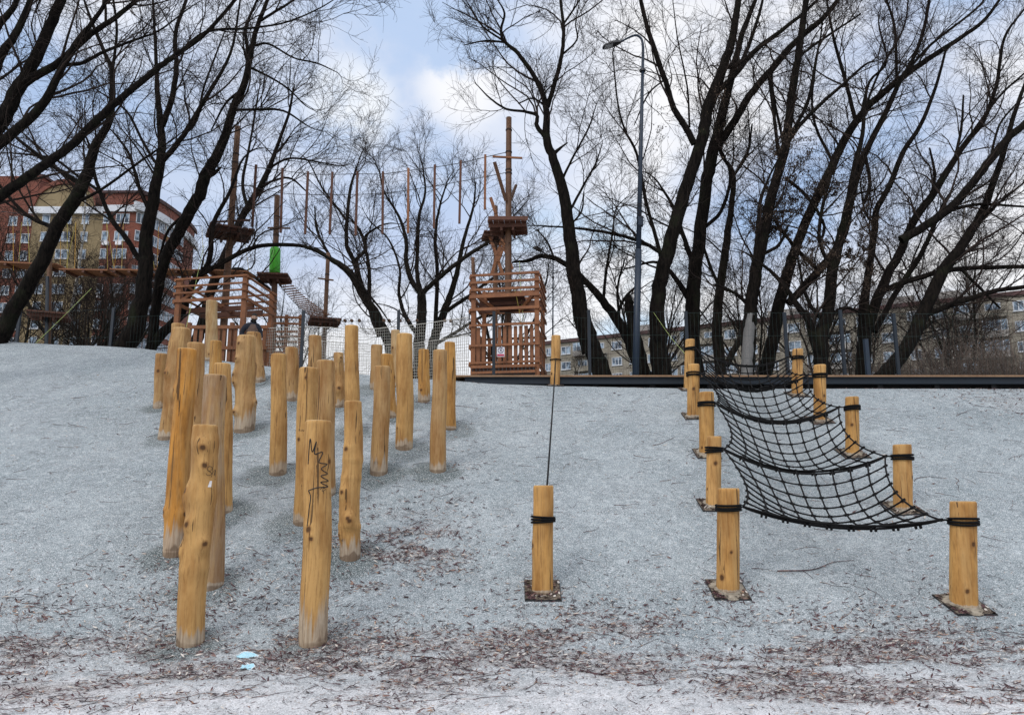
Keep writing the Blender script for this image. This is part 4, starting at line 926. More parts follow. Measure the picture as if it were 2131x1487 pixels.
def back_trees():
    g2 = 'smaller bare trees far behind'
    k = 0
    for px, Y, h, sp_, st in ((620, 37, 9.0, .55, 5), (1090, 32, 9.5, .5, 4), (230, 40, 12, .5, 5), (20, 27, 9, .5, 4), (130, 29, 8.5, .5, 4), (1300, 34, 10, .5, 5), (1510, 36, 11.5, .4, 5), (1680, 38, 11.5, .45, 4),
                              (1850, 37, 11.5, .45, 5), (2080, 31, 11, .45, 5), (1970, 40, 13.5, .45, 5), (60, 34, 10.5, .5, 5), (170, 36, 10, .5, 4), (-60, 32, 11, .5, 4)):
        x = (px - W0 / 2) / F * Y
        free_tree('background_tree', x, Y, h, 200 + k, 'bare grey-brown tree in the far row behind the fence', sp_, .12, st, group=g2, dens=.7, scale=1.2, rmin=.0048, n2=5, n3=5); k += 1
    # birches
    for j, (px, Y, h, lab) in enumerate(((2020, 40, 16.5, 'white barked birch trunk in front of the long panel block'), (2062, 42, 15.5, 'second birch, just beyond the white barked one'), (100, 38, 13.5, 'pale grey poplar in front of the red brick building'), (1175, 75, 12.5, 'tiny drooping birch over the far roof beside the tower'))):
        x = (px - W0 / 2) / F * Y
        free_tree('birch_tree', x, Y, h, 260 + j, lab, .15, .17, 1, mat='bark_birch', dens=1.5, upright=.1, scale=1.2, up=.05, down=.2, rmin=.006, skip=.25)
    # thicket hugging the fence line on the right, and low scrub
    rg = np.random.default_rng(77); acc = Acc(); N = 2300
    px = np.concatenate([rg.uniform(1500, 2250, N // 2), rg.uniform(1880, 2300, N // 2 - 200), rg.uniform(1130, 1500, 200)]); N = len(px); Y = rg.uniform(23, 31, N); x = (px - W0 / 2) / F * Y
    st = np.stack([x, Y, terr(x, Y)], 1); d = np.stack([rg.normal(0, .35, N), rg.normal(0, .35, N), np.ones(N)], 1); d /= np.linalg.norm(d, axis=1, keepdims=True)
    Ls = rg.uniform(.9, 2.6, N) * np.where(px > 1900, 1.35, .9) * np.where(px < 1500, .7, 1)
    a, b = grow(rg, st, d, Ls, rg.uniform(.008, .02, N), 7, .13, .03, .3); acc.add(a, b, 4)
    p, d, L, r, _ = offshoots(rg, a, b, 5, .15, 1, (.4, 1.0), (.3, 1.1), .6, .005); a2, b2 = grow(rg, p, d, L, r, 5, .16, .03, .5); acc.add(a2, b2, 3)
    p, d, L, r, _ = offshoots(rg, a2, b2, 2.5, .15, 1, (.4, 1.0), (.15, .5), .7, .004); a2, b2 = grow(rg, p, d, L, r, 4, .16, .03, .6); acc.add(a2, b2, 3)
    me = raw_mesh('brushwood', np.concatenate(acc.V), np.concatenate(acc.Q), None, None, ['thicket'], False); o = bpy.data.objects.new('brushwood', me); link(o)
    tag(o, 'dense leafless brushwood growing beyond the fence', kind='stuff')
back_trees()
# bare wood strip at the foot of the tall tree: the strip is part of that tree
def bare_strip():
    t = [o for o in bpy.data.objects if o.get('label', '').startswith('tall straight dark tree')][0]
    q = [P(1554, 800, 19.14), P(1556, 740, 19.12), P(1559, 690, 19.11), P(1563, 648, 19.12)]
    m = MB(); m.tube(catmull(q, 6), [.155] * 6 + list(np.linspace(.152, .140, 12)) + [.115], 'grey_wood', 16); m.build('barkless_wood', t, True)
bare_strip()
# ------------------------------------------------------------------ steel edge beam and plank deck on the crest
YB = 14.75
def zrow(py, Y): return float(P(0, py, Y)[2])
def edge():
    x0, x1 = float(P(968, 720, YB)[0]), 15.0; zt, zb, zm = zrow(781, YB), zrow(799, YB), zrow(784.5, YB)
    r = empty('terrace_edge', ((x0 + x1) / 2, YB, zb), 'long low plank terrace edge with a dark blue steel beam along the crest', 'terrace edge')
    m = MB(); m.box((x0, YB, zb), (x1, YB + .012, zm - .003), 'blue_steel'); m.box((x0, YB - .05, zb), (x1, YB - .0, zb + .012), 'blue_steel'); m.box((x0, YB - .05, zm - .015), (x1, YB - .0, zm - .003), 'blue_steel'); m.build('steel_beam', r)
    m = MB(); k = 0; x = x0 - .25
    while x < x1:
        L = 2.4; 
        for j in range(9): m.box((x + .002, YB - .06 + j * .15, zm), (min(x + L, x1) - .002, YB - .06 + j * .15 + .142, zt), 'deck_board')
        x += L
    m.build('deck_boards', r)
    m = MB(); m.box((x0, YB + .45, zb - .5), (x1, YB + .5, zm - .004), 'black_steel')  # black board behind the beam stands in for shade under the deck
    for i in range(14): xx = x0 + .3 + i * 1.15; m.box((xx, YB + .1, zb - .4), (xx + .1, YB + .2, zb), 'black_steel')
    m.build('legs_and_shade_board', r)
edge()
# ------------------------------------------------------------------ wire fence
def fence():
    Yf = 15.9
    POSTS = [(1028, 648, 15.3), (1225, 645, Yf), (1427, 648, Yf), (1632, 650, Yf), (1748, 645, Yf), (1859, 652, Yf), (2180, 650, Yf)]
    r = empty('wire_fence', P(1500, 781, Yf), 'thin dark blue wire mesh fence with square posts behind the plank terrace', 'fence')
    for px, py, Y in POSTS:
        t = P(px, py, Y); m = MB(); m.box((t[0] - .032, Y - .03, 3.40), (t[0] + .032, Y + .03, t[2]), 'blue_steel'); m.build('post', r)
    def panel(par, a, b, z0, z1, step=.09, rows=(0, .33, .66, 1.0)):
        m = MB(); L = np.linalg.norm(b - a); n = int(L / step); V = []; Q = []
        h = .0013
        for i in range(n + 1):
            p = a + (b - a) * i / n; k = len(V); V += [(p[0] - h, p[1] - h, z0), (p[0] + h, p[1] - h, z0), (p[0], p[1] + h, z0), (p[0] - h, p[1] - h, z1), (p[0] + h, p[1] - h, z1), (p[0], p[1] + h, z1)]
            Q += [(k, k + 1, k + 4, k + 3), (k + 1, k + 2, k + 5, k + 4), (k + 2, k, k + 3, k + 5)]
        m.add(V, Q, m='wire_green')
        for f in rows: z = z0 + (z1 - z0) * f; m.beam((a[0], a[1] - .006, z), (b[0], b[1] - .006, z), .0035, .0035, 'wire_green')
        return m.build('mesh_panel', par)
    for (a, b) in zip(POSTS[:-1], POSTS[1:]):
        A = P(a[0], a[1], a[2] + .04); B = P(b[0], b[1], b[2] + .04); panel(r, A, B, 3.64, min(A[2], B[2]) - .01)
    # second run behind: short posts
    tag(p := empty('fence_post', P(1801, 781, 17.4), 'short blue post standing alone behind the fence, between two taller ones', 'post'))
    t = P(1801, 706, 17.4); m = MB(); m.box((t[0] - .045, 17.35, 3.4), (t[0] + .045, 17.45, t[2]), 'lamp_blue'); m.box((t[0] - .05, 17.345, t[2]), (t[0] + .05, 17.455, t[2] + .012), 'blue_steel'); m.build('shaft', p)
    r2 = empty('wire_fence', P(400, 750, 18.5), 'fence of dark posts and faint wire running behind the logs toward the brick building', 'fence')
    PS = [(-90, 640, 19.5), (43, 640, 19.2), (237, 640, 18.8), (430, 650, 18.4), (632, 646, 17.4), (830, 645, 17.4), (975, 646, 17.4)]
    for px, py, Y in PS:
        if px in (430, 975): continue
        t = P(px, py, Y); g = float(terr(t[0], Y)) - .3; m = MB(); m.box((t[0] - .035, Y - .03, g), (t[0] + .035, Y + .03, t[2]), 'dark_blue_steel'); m.build('post', r2)
    for (a, b) in zip(PS[:-1], PS[1:]):
        A = P(a[0], a[1] + 3, a[2] + .05); B = P(b[0], b[1] + 3, b[2] + .05); zt = min(A[2], B[2]); panel(r2, A, B, 3.75, zt)
fence()
# ------------------------------------------------------------------ white safety netting
def netting():
    for (lab, pts, z0, cell) in (('cream safety netting hung low behind the logs, front layer', [(545, 683, 18.9), (640, 680, 18.7), (760, 684, 18.7), (860, 676, 18.9), (976, 660, 19.1)], 3.55, .052),
                           ('second layer of cream netting hanging lower behind the front one', [(600, 700, 20.2), (700, 712, 20.2), (830, 716, 20.4), (976, 698, 20.4)], 3.55, .060)):
        m = MB(); top = np.array([P(*p) for p in pts]); c = catmull(top, 24); d = np.concatenate([[0], np.cumsum(np.linalg.norm(np.diff(c, axis=0), axis=1))]); n = int(d[-1] / cell); s = np.linspace(0, d[-1], n)
        T = np.stack([np.interp(s, d, c[:, k]) for k in range(3)], 1); rg = np.random.default_rng(3)
        rows = 26; G = np.zeros((n, rows, 3)); wave = .03 * np.sin(s * 2.1) + .02 * np.sin(s * 5.3)
        for j in range(rows):
            f = j / (rows - 1); G[:, j] = T; G[:, j, 2] = T[:, 2] * (1 - f) + z0 * f; G[:, j, 1] += wave * f + .012 * np.sin(s * 9 + j * .6); G[:, j, 0] += .014 * np.sin(j * .5 + s * 1.5) * f
        G += rg.normal(0, .004, G.shape); R = .0042
        V, Q, _ = tubes(G, np.full(G.shape[:2], R), 3); m.add(V, Q, m='net_cream')
        H = G.transpose(1, 0, 2); V, Q, _ = tubes(H, np.full(H.shape[:2], R), 3); m.add(V, Q, m='net_cream'); m.tube(G[:, 0], .010, 'net_cream', 5)
        tag(m.build('safety_netting'), lab, 'netting', 'cream safety netting')
netting()
# ------------------------------------------------------------------ lamps
def lamp(Y, base, top, bend, headx, heady, wb, wt, label, flange_y, s=1.0, box_y=None):
    b = P(base[0], base[1], Y); g = float(terr(b[0], Y)) - .1; b[2] = g; r = empty('street_lamp', b, label, 'street lamp')
    t = P(top[0], top[1], Y); rb, rt = PX(wb, Y) / 2, PX(wt, Y) / 2
    f = .42; k = b + (t - b) * f
    m = MB(); m.tube([b, k], [rb, rb * .93], 'lamp_blue', 12); m.tube([k, t], [rb * .78, rt], 'lamp_blue', 12); m.build('pole', r, True)
    arm = [t] + [P(x, y, Y) for x, y in bend]; m = MB(); m.tube(catmull(arm, 6), np.linspace(rt, rt * .7, 6 * (len(arm) - 1) + 1), 'lamp_blue', 8); m.build('arm', r, True)
    fl = P(base[0] + (top[0] - base[0]) * (base[1] - flange_y) / (base[1] - top[1]), flange_y, Y); m = MB(); m.tube([fl - np.array([0, 0, .03 * s]), fl + np.array([0, 0, .03 * s])], PX(14, Y) / 2 if s == 1 else PX(6, Y) / 2, 'lamp_grey', 12); m.build('collar', r)
    if box_y:
        q = P(base[0] + (top[0] - base[0]) * (base[1] - box_y) / (base[1] - top[1]), box_y, Y); m = MB(); m.box(q + np.array([-.02, -.12, -.12]), q + np.array([.11, .06, .12]), 'lamp_blue'); m.build('junction_box', r)
    a = P(headx[0], heady[0], Y); c = P(headx[1], heady[1], Y); d = c - a; L = np.linalg.norm(d); d /= L; up = np.cross(np.array([0, 1., 0]), d); up = up if up[2] > 0 else -up; side = np.array([0, 1., 0])
    m = MB(); S = [(0, .045, .03), (.15, .09, .055), (.5, .13, .05), (.85, .12, .03), (1, .07, .012)]; V = []
    for f, w, h in S:
        p = a + d * L * f
        V += [p - side * w * s - up * .02 * s, p + side * w * s - up * .02 * s, p + side * w * .8 * s + up * h * s, p - side * w * .8 * s + up * h * s]
    Q = [(i * 4 + j, i * 4 + (j + 1) % 4, i * 4 + 4 + (j + 1) % 4, i * 4 + 4 + j) for i in range(4) for j in range(4)] + [(3, 2, 1, 0), (16, 17, 18, 19)]
    m.add(V, Q, m='lamp_grey'); h = m.build('luminaire', r)
    m = MB(); p0, p1 = a + d * L * .45 - up * .026 * s, a + d * L * .92 - up * .026 * s; m.beam(p0, p1, .17 * s, .008, 'lamp_lens', up); m.build('lens', h)
    m = MB(); p = a + d * L * .12 + up * .06 * s; m.tube([p, p + up * .07 * s], .03 * s, 'lamp_grey', 8); m.build('sensor', h)
lamp(18.6, (1320, 782), (1338, 118), [(1338, 98), (1335, 82), (1325, 74), (1312, 77), (1290, 88)], (1291, 1254), (88, 99), 15, 6.5, 'tall dark blue street lamp with curved arm standing behind the terrace', 147, 1.0, 462)
lamp(46, (1148, 790), (1151, 558), [(1151, 545), (1148, 538), (1140, 531), (1126, 521)], (1128, 1110), (523, 514), 4.5, 2.6, 'small distant lamp post beside the climbing tower', 577, 2.0)
# ------------------------------------------------------------------ ropes course
def board(m, a, b, w=.09, h=.035, mat='red_timber', up=(0, 0, 1)): m.beam(a, b, w, h, mat, up)
def one(par, name, a, b, w, h, mat, up=(0, 0, 1)): m = MB(); m.beam(a, b, w, h, mat, up); return m.build(name, par)
def platform(par, c, half, yaw, thick, n=7, mat='dark_red_timber', name='platform'):
    """square plank platform on two bearers"""
    ca, sa = math.cos(yaw), math.sin(yaw); X = np.array([ca, sa, 0]); Yv = np.array([-sa, ca, 0]); c = np.asarray(c, float); Zv = np.array([0, 0, 1.])
    m = MB(); w = 2 * half / n
    for i in range(n):
        o = -half + w * (i + .5); p = c + X * o; m.beam(p - Yv * half, p + Yv * half, w * .90, thick, mat, (0, 0, 1))
    for s in (-.62, .0, .62): m.beam(c + Yv * half * s - X * half * .98 - Zv * (thick / 2 + .05), c + Yv * half * s + X * half * .98 - Zv * (thick / 2 + .05), .06, .10, mat)
    for s in (-.3, .3): m.beam(c + X * half * s - Yv * half * .7 - Zv * (thick / 2 + .15), c + X * half * s + Yv * half * .7 - Zv * (thick / 2 + .15), .06, .09, mat)
    return m.build(name, par)
def pole(name, Y, top, base, wt, wb, label, par=None, cat='pole', bands=(), z0=None, group='round poles of the ropes course', mat='brown_pole'):
    t = P(top[0], top[1], Y); b = P(base[0], base[1], Y); d = (b - t) / (b[2] - t[2]); g = (float(terr(b[0], Y)) - .3) if z0 is None else z0
    e = t + d * (g - t[2]); r = empty(name, e, label, cat, group) if par is None else par
    n = 14; tt = np.linspace(0, 1, n); pts = e + (t - e) * tt[:, None]; rad = np.interp(tt, [0, 1], [PX(wb, Y) / 2, PX(wt, Y) / 2])
    m = MB(); m.tube(pts, rad, mat, 14); o = m.build('shaft', r, True)
    if bands:
        m = MB()
        for py in bands: 
            z = float(P(0, py, Y)[2]); c = e + (t - e) * (z - e[2]) / (t[2] - e[2]); rr = np.interp(z, [e[2], t[2]], [PX(wb, Y) / 2, PX(wt, Y) / 2]); a = np.linspace(0, 6.283, 17)
            for dz in (0, .03): m.tube([c + np.array([math.cos(q) * (rr + .006), math.sin(q) * (rr + .006), dz]) for q in a], .007, 'cable', 5, False)
        m.build('cable_clamp', r, True)
    return r, e, t
def course():
    # --- tall pole with upper platform, close to the logs
    r, e, t = pole('course_pole', 21, (495, 264), (464, 700), 12.5, 17, 'tall brown pole carrying a dark square platform, above the railed timber deck', bands=(322, 340, 376))
    platform(r, P(478, 484, 21) + np.array([0, 0, 0]), .62, math.radians(28), .05)
    one(r, 'crossbar', P(440, 462, 21.2), P(520, 458, 20.8), .05, .05, 'dark_red_timber')
    r2, e2, t2 = pole('course_pole', 24, (577, 407), (568, 700), 12, 13, 'brown pole wrapped in a bright green plastic sleeve', bands=(452, 476, 490))
    platform(r2, P(572, 577, 24), .50, math.radians(8), .06)
    m = MB(); a, b = P(573, 516, 23.99), P(571.5, 570, 23.99); m.tube([a, a + (b - a) * .06, a + (b - a) * .94, b], [.145, .175, .178, .16], 'green_plastic', 20); m.build('green_sleeve', r2, True)
    one(r2, 'crossbar', P(557, 474, 23.9), P(604, 475, 23.9), .05, .05, 'brown_pole')
    r3, e3, t3 = pole('course_pole', 26, (683, 526), (675, 700), 8.5, 10, 'shorter pole at the low end of the plank ladder', bands=(572, 584))
    platform(r3, P(675, 668, 26), .55, math.radians(20), .07)
    one(r3, 'crossbar', P(662, 579, 25.9), P(694, 583, 25.9), .05, .05, 'brown_pole')
    # plank ladder bridge
    L = empty('plank_ladder', P(630, 625, 25), 'sloping hanging ladder of brown planks from the green sleeved pole down to the lower platform', 'rope ladder')
    A0, A1 = P(582, 592, 24.2), P(652, 661, 25.6); B0, B1 = P(606, 590, 24.5), P(688, 654, 26.0); n = 19
    for i in range(n):
        f = i / (n - 1); sag = np.array([0, 0, -.10 * 4 * f * (1 - f)]); a = A0 + (A1 - A0) * f + sag; b = B0 + (B1 - B0) * f + sag; one(L, 'rung', a, b, .10, .03, 'red_timber')
    m = MB()
    for p, q in ((A0, A1), (B0, B1)): m.tube([p + (q - p) * f + np.array([0, 0, -.10 * 4 * f * (1 - f) - .02]) for f in np.linspace(0, 1, 12)], .008, 'cable', 5)
    m.build('cable', L)
    # --- mast of the climbing tower
    Ym = 19.3
    r4, e4, t4 = pole('course_mast', Ym, (1059, 245), (1057, 779), 12.5, 16.5, 'tallest brown mast, rising out of the climbing tower', cat='mast', bands=(272, 318, 355, 362))
    platform(r4, P(1057.5, 472, Ym), .52, math.radians(-4), .05)
    m = MB(); c = P(1057.5, 470, Ym); m.beam(c + np.array([-.53, -.54, .02]), c + np.array([.53, -.54, .02]), .04, .10, 'dark_red_timber'); m.build('fascia', r4)
    one(r4, 'crossbar', P(1025, 326, Ym - .12), P(1087, 329, Ym - .12), .05, .045, 'red_timber')
    one(r4, 'brace', P(1029, 337, Ym - .5), P(1053, 418, Ym - .1), .07, .07, 'brown_pole'); one(r4, 'brace', P(1074, 385, Ym + .3), P(1062, 418, Ym + .1), .06, .06, 'brown_pole')
    r5, e5, t5 = pole('course_pole', 22.5, (1032, 429), (1030, 779), 8.5, 12, 'second pole half hidden behind the tower mast', bands=(500,))
    for a, b in (((1021, 411), (1040, 470)), ((1047, 490), (1023, 572)), ((1016, 482), (1046, 570)), ((1040, 488), (1066, 560)), ((1060, 480), (1036, 545))): one(r5, 'brace', P(*a, 22.3), P(*b, 22.2), .10, .04, 'red_timber', (0, 1, 0))
    platform(r5, P(1030, 490, 22.5), .40, math.radians(10), .04)
    pole('course_pole', 21.4, (984, 536), (986, 600), 8, 9, 'stub pole sticking up at the back corner of the climbing tower', bands=())
    # hanging bars and their cables
    bars = [(533, 343, 525, 472), (588, 350, 584, 484), (641, 357, 635, 487), (692, 358, 686, 487), (744, 357, 740, 490), (797, 357, 796, 487), (850, 350, 849, 485), (905, 343, 903, 475), (959, 334, 956, 465), (1010, 322, 1009, 436)]
    def yb(px): return 21 + (Ym - 21) * (px - 495) / (1059 - 495)
    for i, (a, b, c, d) in enumerate(bars):
        lab = ['brown bar hanging from cables, ' + s for s in ('first beside the tall platform pole', 'in front of the green sleeved pole', 'third from the platform pole', 'fourth from the platform pole', 'fifth from the platform pole', 'sixth from the platform pole', 'fourth from the tower mast', 'third from the tower mast', 'second from the tower mast', 'closest to the tower mast')][i]
        m = MB(); m.beam(P(a, b, yb(a)), P(c, d, yb(a)), .062, .062, 'dark_red_timber' if i not in (6, 9) else 'red_timber', (0, 1, 0)); tag(m.build('hanging_bar'), lab, 'wooden bar', 'wooden bars hanging between the two high platforms')
    def line(name, lab, pts, rad, mat, cat='cable', grp=None):
        m = MB(); m.tube(catmull([P(*p) for p in pts], 8), rad, mat, 5); return tag(m.build(name), lab, cat, grp)
    line('steel_cable', 'upper steel cable holding the hanging bars', [(494, 335, 21)] + [(a, b + 5, yb(a) + .04) for a, b, c, d in bars] + [(1054, 317, Ym)], .011, 'cable')
    line('steel_cable', 'lower steel cable holding the hanging bars', [(490, 380, 21), (588, 402, yb(588) + .04), (692, 405, yb(692) + .04), (797, 402, yb(797) + .04), (905, 387, yb(905) + .04), (1010, 368, yb(1010) + .04), (1054, 359, Ym)], .010, 'cable')
    line('steel_cable', 'thin foot cable linking the lower ends of the hanging bars', [(484, 478, 21), (584, 492, yb(584)), (686, 495, yb(686)), (797, 493, yb(797)), (903, 485, yb(903)), (1016, 468, Ym)], .006, 'cable')
    line('steel_cable', 'thin guy cable running down from the mast top past the curved tree', [(1062, 262, Ym), (1130, 340, Ym + .6), (1220, 410, Ym + 1.2), (1310, 480, Ym + 2)], .006, 'cable')
    line('safety_rope', 'yellow rope trailing down the front of the climbing tower', [(1071, 600, 17.9), (1082, 655, 17.8), (1090, 720, 17.8), (1097, 775, 17.9)], .006, 'rope_yellow', 'rope')
    line('safety_rope', 'lime rope hanging beside the yellow one on the tower', [(1081, 545, 18.6), (1085, 620, 18.2), (1093, 700, 17.9), (1100, 774, 17.8)], .005, 'rope_lime', 'rope')
    line('safety_rope', 'pale lime rope slanting down behind the crooked log', [(424, 510, 20), (405, 600, 19.2), (388, 680, 18.4)], .006, 'rope_lime', 'rope')
    line('safety_rope', 'long thin lime rope slanting in front of the brick building', [(190, 600, 21), (130, 660, 19.5), (72, 716, 18.6)], .006, 'rope_lime', 'rope')
    line('safety_rope', 'whitish guy rope slanting down to the upper net post', [(1360, 650, 19), (1395, 700, 17), (1425, 735, 15.5)], .0045, 'rope_lime', 'rope')
    # --- climbing tower
    T = empty('climbing_tower', P(1057, 779, 18.6), 'two storey open timber climbing tower with railings, standing on the terrace', 'climbing tower')
    FL, FR = P(984, 779, 17.9)[:2], P(1118, 779, 17.6)[:2]; dr = np.array([.21, 1.6]); BL, BR = FL + dr, FR + dr
    zz = lambda py: zrow(py, 17.8)
    z0, zTop, zr1 = zz(779), zz(571), zz(676)
    C = {'FL': FL, 'FR': FR, 'BL': BL, 'BR': BR}
    for k, c in C.items(): one(T, 'post', (*c, z0 - .1), (*c, zTop), .11, .11, 'red_timber', (0, 1, 0))
    def rail(a, b, z, w=.04, h=.060, off=0, name='rail', ext=.08, mat='red_timber'):
        a, b = np.array([*a, z]), np.array([*b, z]); d = (b - a) / np.linalg.norm(b - a); n = np.array([d[1], -d[0], 0]); return one(T, name, a - d * ext + n * off, b + d * ext + n * off, w, h, mat)
    for py in (573, 588, 603):
        for s, (a, b) in enumerate((('FL', 'FR'), ('FR', 'BR'), ('BL', 'BR'), ('FL', 'BL'))): rail(C[a], C[b], zz(py) - (.05 if s in (1, 3) else 0), off=(.08, .08, -.08, -.08)[s])
    for py, hh in ((617, .085), (644, .07)):
        for s, (a, b) in enumerate((('FL', 'FR'), ('FR', 'BR'), ('BL', 'BR'), ('FL', 'BL'))): rail(C[a], C[b], zz(py) - .04 * (s in (1, 3)), h=hh, off=(.085, .085, -.085, -.085)[s], name='joist')
    for f in (.3, .55, .8): rail(FL + dr * f, FR + dr * f, zz(622), h=.08, name='joist', mat='dark_red_timber')
    m = MB(); n = 11
    for i in range(n):
        a = FL + (BL - FL) * (.18 + .75 * i / n); b = FR + (BR - FR) * (.18 + .75 * i / n); q = a + (b - a) * .18; p = a + (b - a) * .78; m.beam((*q, zz(613)), (*p, zz(613)), .12, .035, 'dark_red_timber')
    m.build('floor', T)
    one(T, 'brace', (*FL, zz(608)), (*(FL + (BR - FL) * .35), zz(640)), .06, .09, 'red_timber'); one(T, 'brace', (*FR, zz(608)), (*(FR + (BL - FR) * .3), zz(640)), .06, .09, 'red_timber')
    for py in (677, 719, 755):
        for s, (a, b) in enumerate((('FL', 'FR'), ('FR', 'BR'), ('BL', 'BR'), ('FL', 'BL'))): rail(C[a], C[b], zz(py) - (.05 if s in (1, 3) else 0), h=.055, off=(.08, .08, -.08, -.08)[s])
    for s, (a, b, n) in enumerate((('FL', 'FR', 12), ('FR', 'BR', 10), ('BL', 'BR', 11), ('FL', 'BL', 10))):
        for i in range(1, n):
            if s == 0 and i in (3, ): continue
            p = C[a] + (C[b] - C[a]) * i / n; d = (C[b] - C[a]); d = np.array([*d, 0]) / np.linalg.norm(d); m = MB(); q = np.array([*p, 0.]); m.beam(q + np.array([0, 0, zz(759)]), q + np.array([0, 0, zz(680)]), .085, .025, 'red_timber', np.cross(d, (0, 0, 1))); m.build('slat', T)
    m = MB()
    for i in range(12): a = FL + dr * i / 12; b = FR + dr * i / 12; m.beam((*a, zz(768)), (*b, zz(768)), .12, .04, 'dark_red_timber')
    m.build('base_floor', T)
    m = MB(); nrm = np.array([-.05, -.12]); a, b = FL + nrm, FR + nrm; m.beam((*a, zz(764)), (*b, zz(764)), .04, .07, 'red_timber'); m.beam((*a, zz(776)), (*b, zz(776)), .04, .06, 'red_timber')
    for i in range(17): p = a + (b - a) * (i + .5) / 17; m.beam((*p, zz(777)), (*p, zz(765)), .02, .03, 'black_steel', (0, 1, 0))
    m.build('skirting', T)
    # sign on the tower
    s = empty('warning_sign', P(1042, 742, 17.55), 'small white no-entry sign with a crossed out figure and a magenta band', 'sign')
    Ys = 17.5; m = MB(); a, b = P(1034, 722, Ys), P(1050, 742, Ys); m.box((a[0], Ys, b[2]), (b[0], Ys + .006, a[2]), 'sign_white'); m.build('panel', s)
    m = MB(); c = P(1042, 728.5, Ys); R = .066; m.tube([c + np.array([math.cos(q) * R, -.004, math.sin(q) * R]) for q in np.linspace(0, 6.283, 25)], .007, 'sign_blue', 5, False)
    m.beam(c + np.array([-.045, -.004, .045]), c + np.array([.045, -.004, -.045]), .004, .011, 'sign_blue', (0, 1, 0)); m.build('ring', s)
    m = MB(); h = c + np.array([.008, -.005, .036]); m.tube([h, h + np.array([0, 0, .016])], .011, 'sign_blue', 8)
    for q, w in ((((.005, .026), (-.005, -.005)), .018), (((-.005, -.003), (-.026, -.040)), .009), (((-.005, -.003), (.016, -.042)), .009), (((.004, .022), (.028, .006)), .007), (((.004, .022), (-.022, .010)), .007)): m.beam(c + np.array([q[0][0], -.006, q[0][1]]), c + np.array([q[1][0], -.006, q[1][1]]), .004, w, 'sign_blue', (0, 1, 0))
    m.build('figure', s)
    m = MB(); a, b = P(1034.6, 736.5, Ys), P(1049, 740.8, Ys); m.box((a[0], Ys - .003, b[2]), (b[0], Ys - .0005, a[2]), 'sign_red'); m.build('band', s)
    # --- railed deck beside the tall pole
    D = empty('railed_deck', P(465, 690, 19), 'open timber deck with slanting railings around the tall platform pole', 'timber deck')
    A, B, Cc = P(372, 620, 19.0)[:2], P(509, 620, 18.6)[:2], P(566, 620, 20.4)[:2]; Dd = A + (Cc - B)
    zd = lambda py: zrow(py, 18.8); zp = [zd(576), zd(640)]
    ztop = zd(577)
    for nm, c in (('A', A), ('B', B), ('C', Cc), ('D', Dd)): one(D, 'post', (*c, 3.5), (*c, ztop + .02), .12, .12, 'red_timber', (0, 1, 0))
    for k, py in enumerate((579, 594, 608, 624)):
        z = zd(py)
        for s, (a, b) in enumerate(((A, B), (B, Cc), (Dd, Cc), (A, Dd))):
            h = .08 if k == 3 else .045; a3, b3 = np.array([*a, z - .03 * (s % 2)]), np.array([*b, z - .03 * (s % 2)]); d = (b3 - a3) / np.linalg.norm(b3 - a3); n_ = np.array([d[1], -d[0], 0]) * (.085 if s < 2 else -.085); one(D, 'rail', a3 - d * .1 + n_, b3 + d * .1 + n_, .05, h, 'red_timber')
    for f in (.33, .66): a = A + (Dd - A) * f; b = B + (Cc - B) * f; one(D, 'joist', (*a, zd(632)), (*b, zd(632)), .06, .13, 'dark_red_timber')
    for f in (.5,): a = A + (B - A) * f; b = Dd + (Cc - Dd) * f; one(D, 'joist', (*a, zd(626)), (*b, zd(626)), .06, .11, 'red_timber')
    one(D, 'brace', (*A, zd(625)), (*(A + (B - A) * .35), zd(595)), .05, .07, 'red_timber'); one(D, 'brace', (*B, zd(640)), (*(B + (Cc - B) * .4), zd(622)), .05, .07, 'red_timber')
    # lower balustrade
    Bd = empty('slat_balustrade', P(445, 755, 18.4), 'low balustrade of upright reddish slats standing behind the upper logs', 'balustrade')
    Y = 18.85; x0, x1 = P(388, 720, Y)[0], P(556, 720, Y)[0]
    for py in (681, 724): one(Bd, 'rail', (x0, Y - .04, zrow(py, Y)), (x1, Y - .04, zrow(py, Y)), .04, .09, 'red_timber')
    for i in range(14): x = x0 + (x1 - x0) * (i + .4) / 14; one(Bd, 'slat', (x, Y, 3.5), (x, Y, zrow(683, Y)), .09, .025, 'red_timber', (0, 1, 0))
    for i in (0, 7, 13): x = x0 + (x1 - x0) * i / 13; one(Bd, 'post', (x, Y + .08, 3.5), (x, Y + .08, zrow(670, Y)), .10, .10, 'red_timber', (0, 1, 0))
    # farther railings behind the netting
    R = empty('far_railing', P(595, 690, 22), 'farther reddish railing seen through the cream netting beside the man', 'railing')
    Y = 22
    for py in (659, 672): one(R, 'rail', (P(556, 720, Y)[0], Y, zrow(py, Y)), (P(624, 720, Y)[0], Y, zrow(py + 2, Y)), .05, .06, 'red_timber')
    for px in (558, 592, 622): x = P(px, 720, Y)[0]; one(R, 'post', (x, Y + .07, 3.5), (x, Y + .07, zrow(654, Y)), .09, .09, 'red_timber', (0, 1, 0))
    for py in (690, 700, 711, 722, 733): one(R, 'rail', (P(572, 720, Y)[0], Y, zrow(py, Y)), (P(618, 720, Y)[0], Y, zrow(py, Y)), .05, .06, 'red_timber')
    # --- hanging walkway in front of the brick building
    K = empty('hanging_walkway', P(260, 566, 23), 'hanging walkway of brown board sections on yellow ropes', 'rope bridge')
    Y = 23; secs = [(-80, 548, 132, 556), (136, 566, 236, 568), (240, 566, 320, 569), (327, 566, 425, 568), (433, 567, 523, 571), ]
    yl = [r'rope_yellow', 'rope_orange']
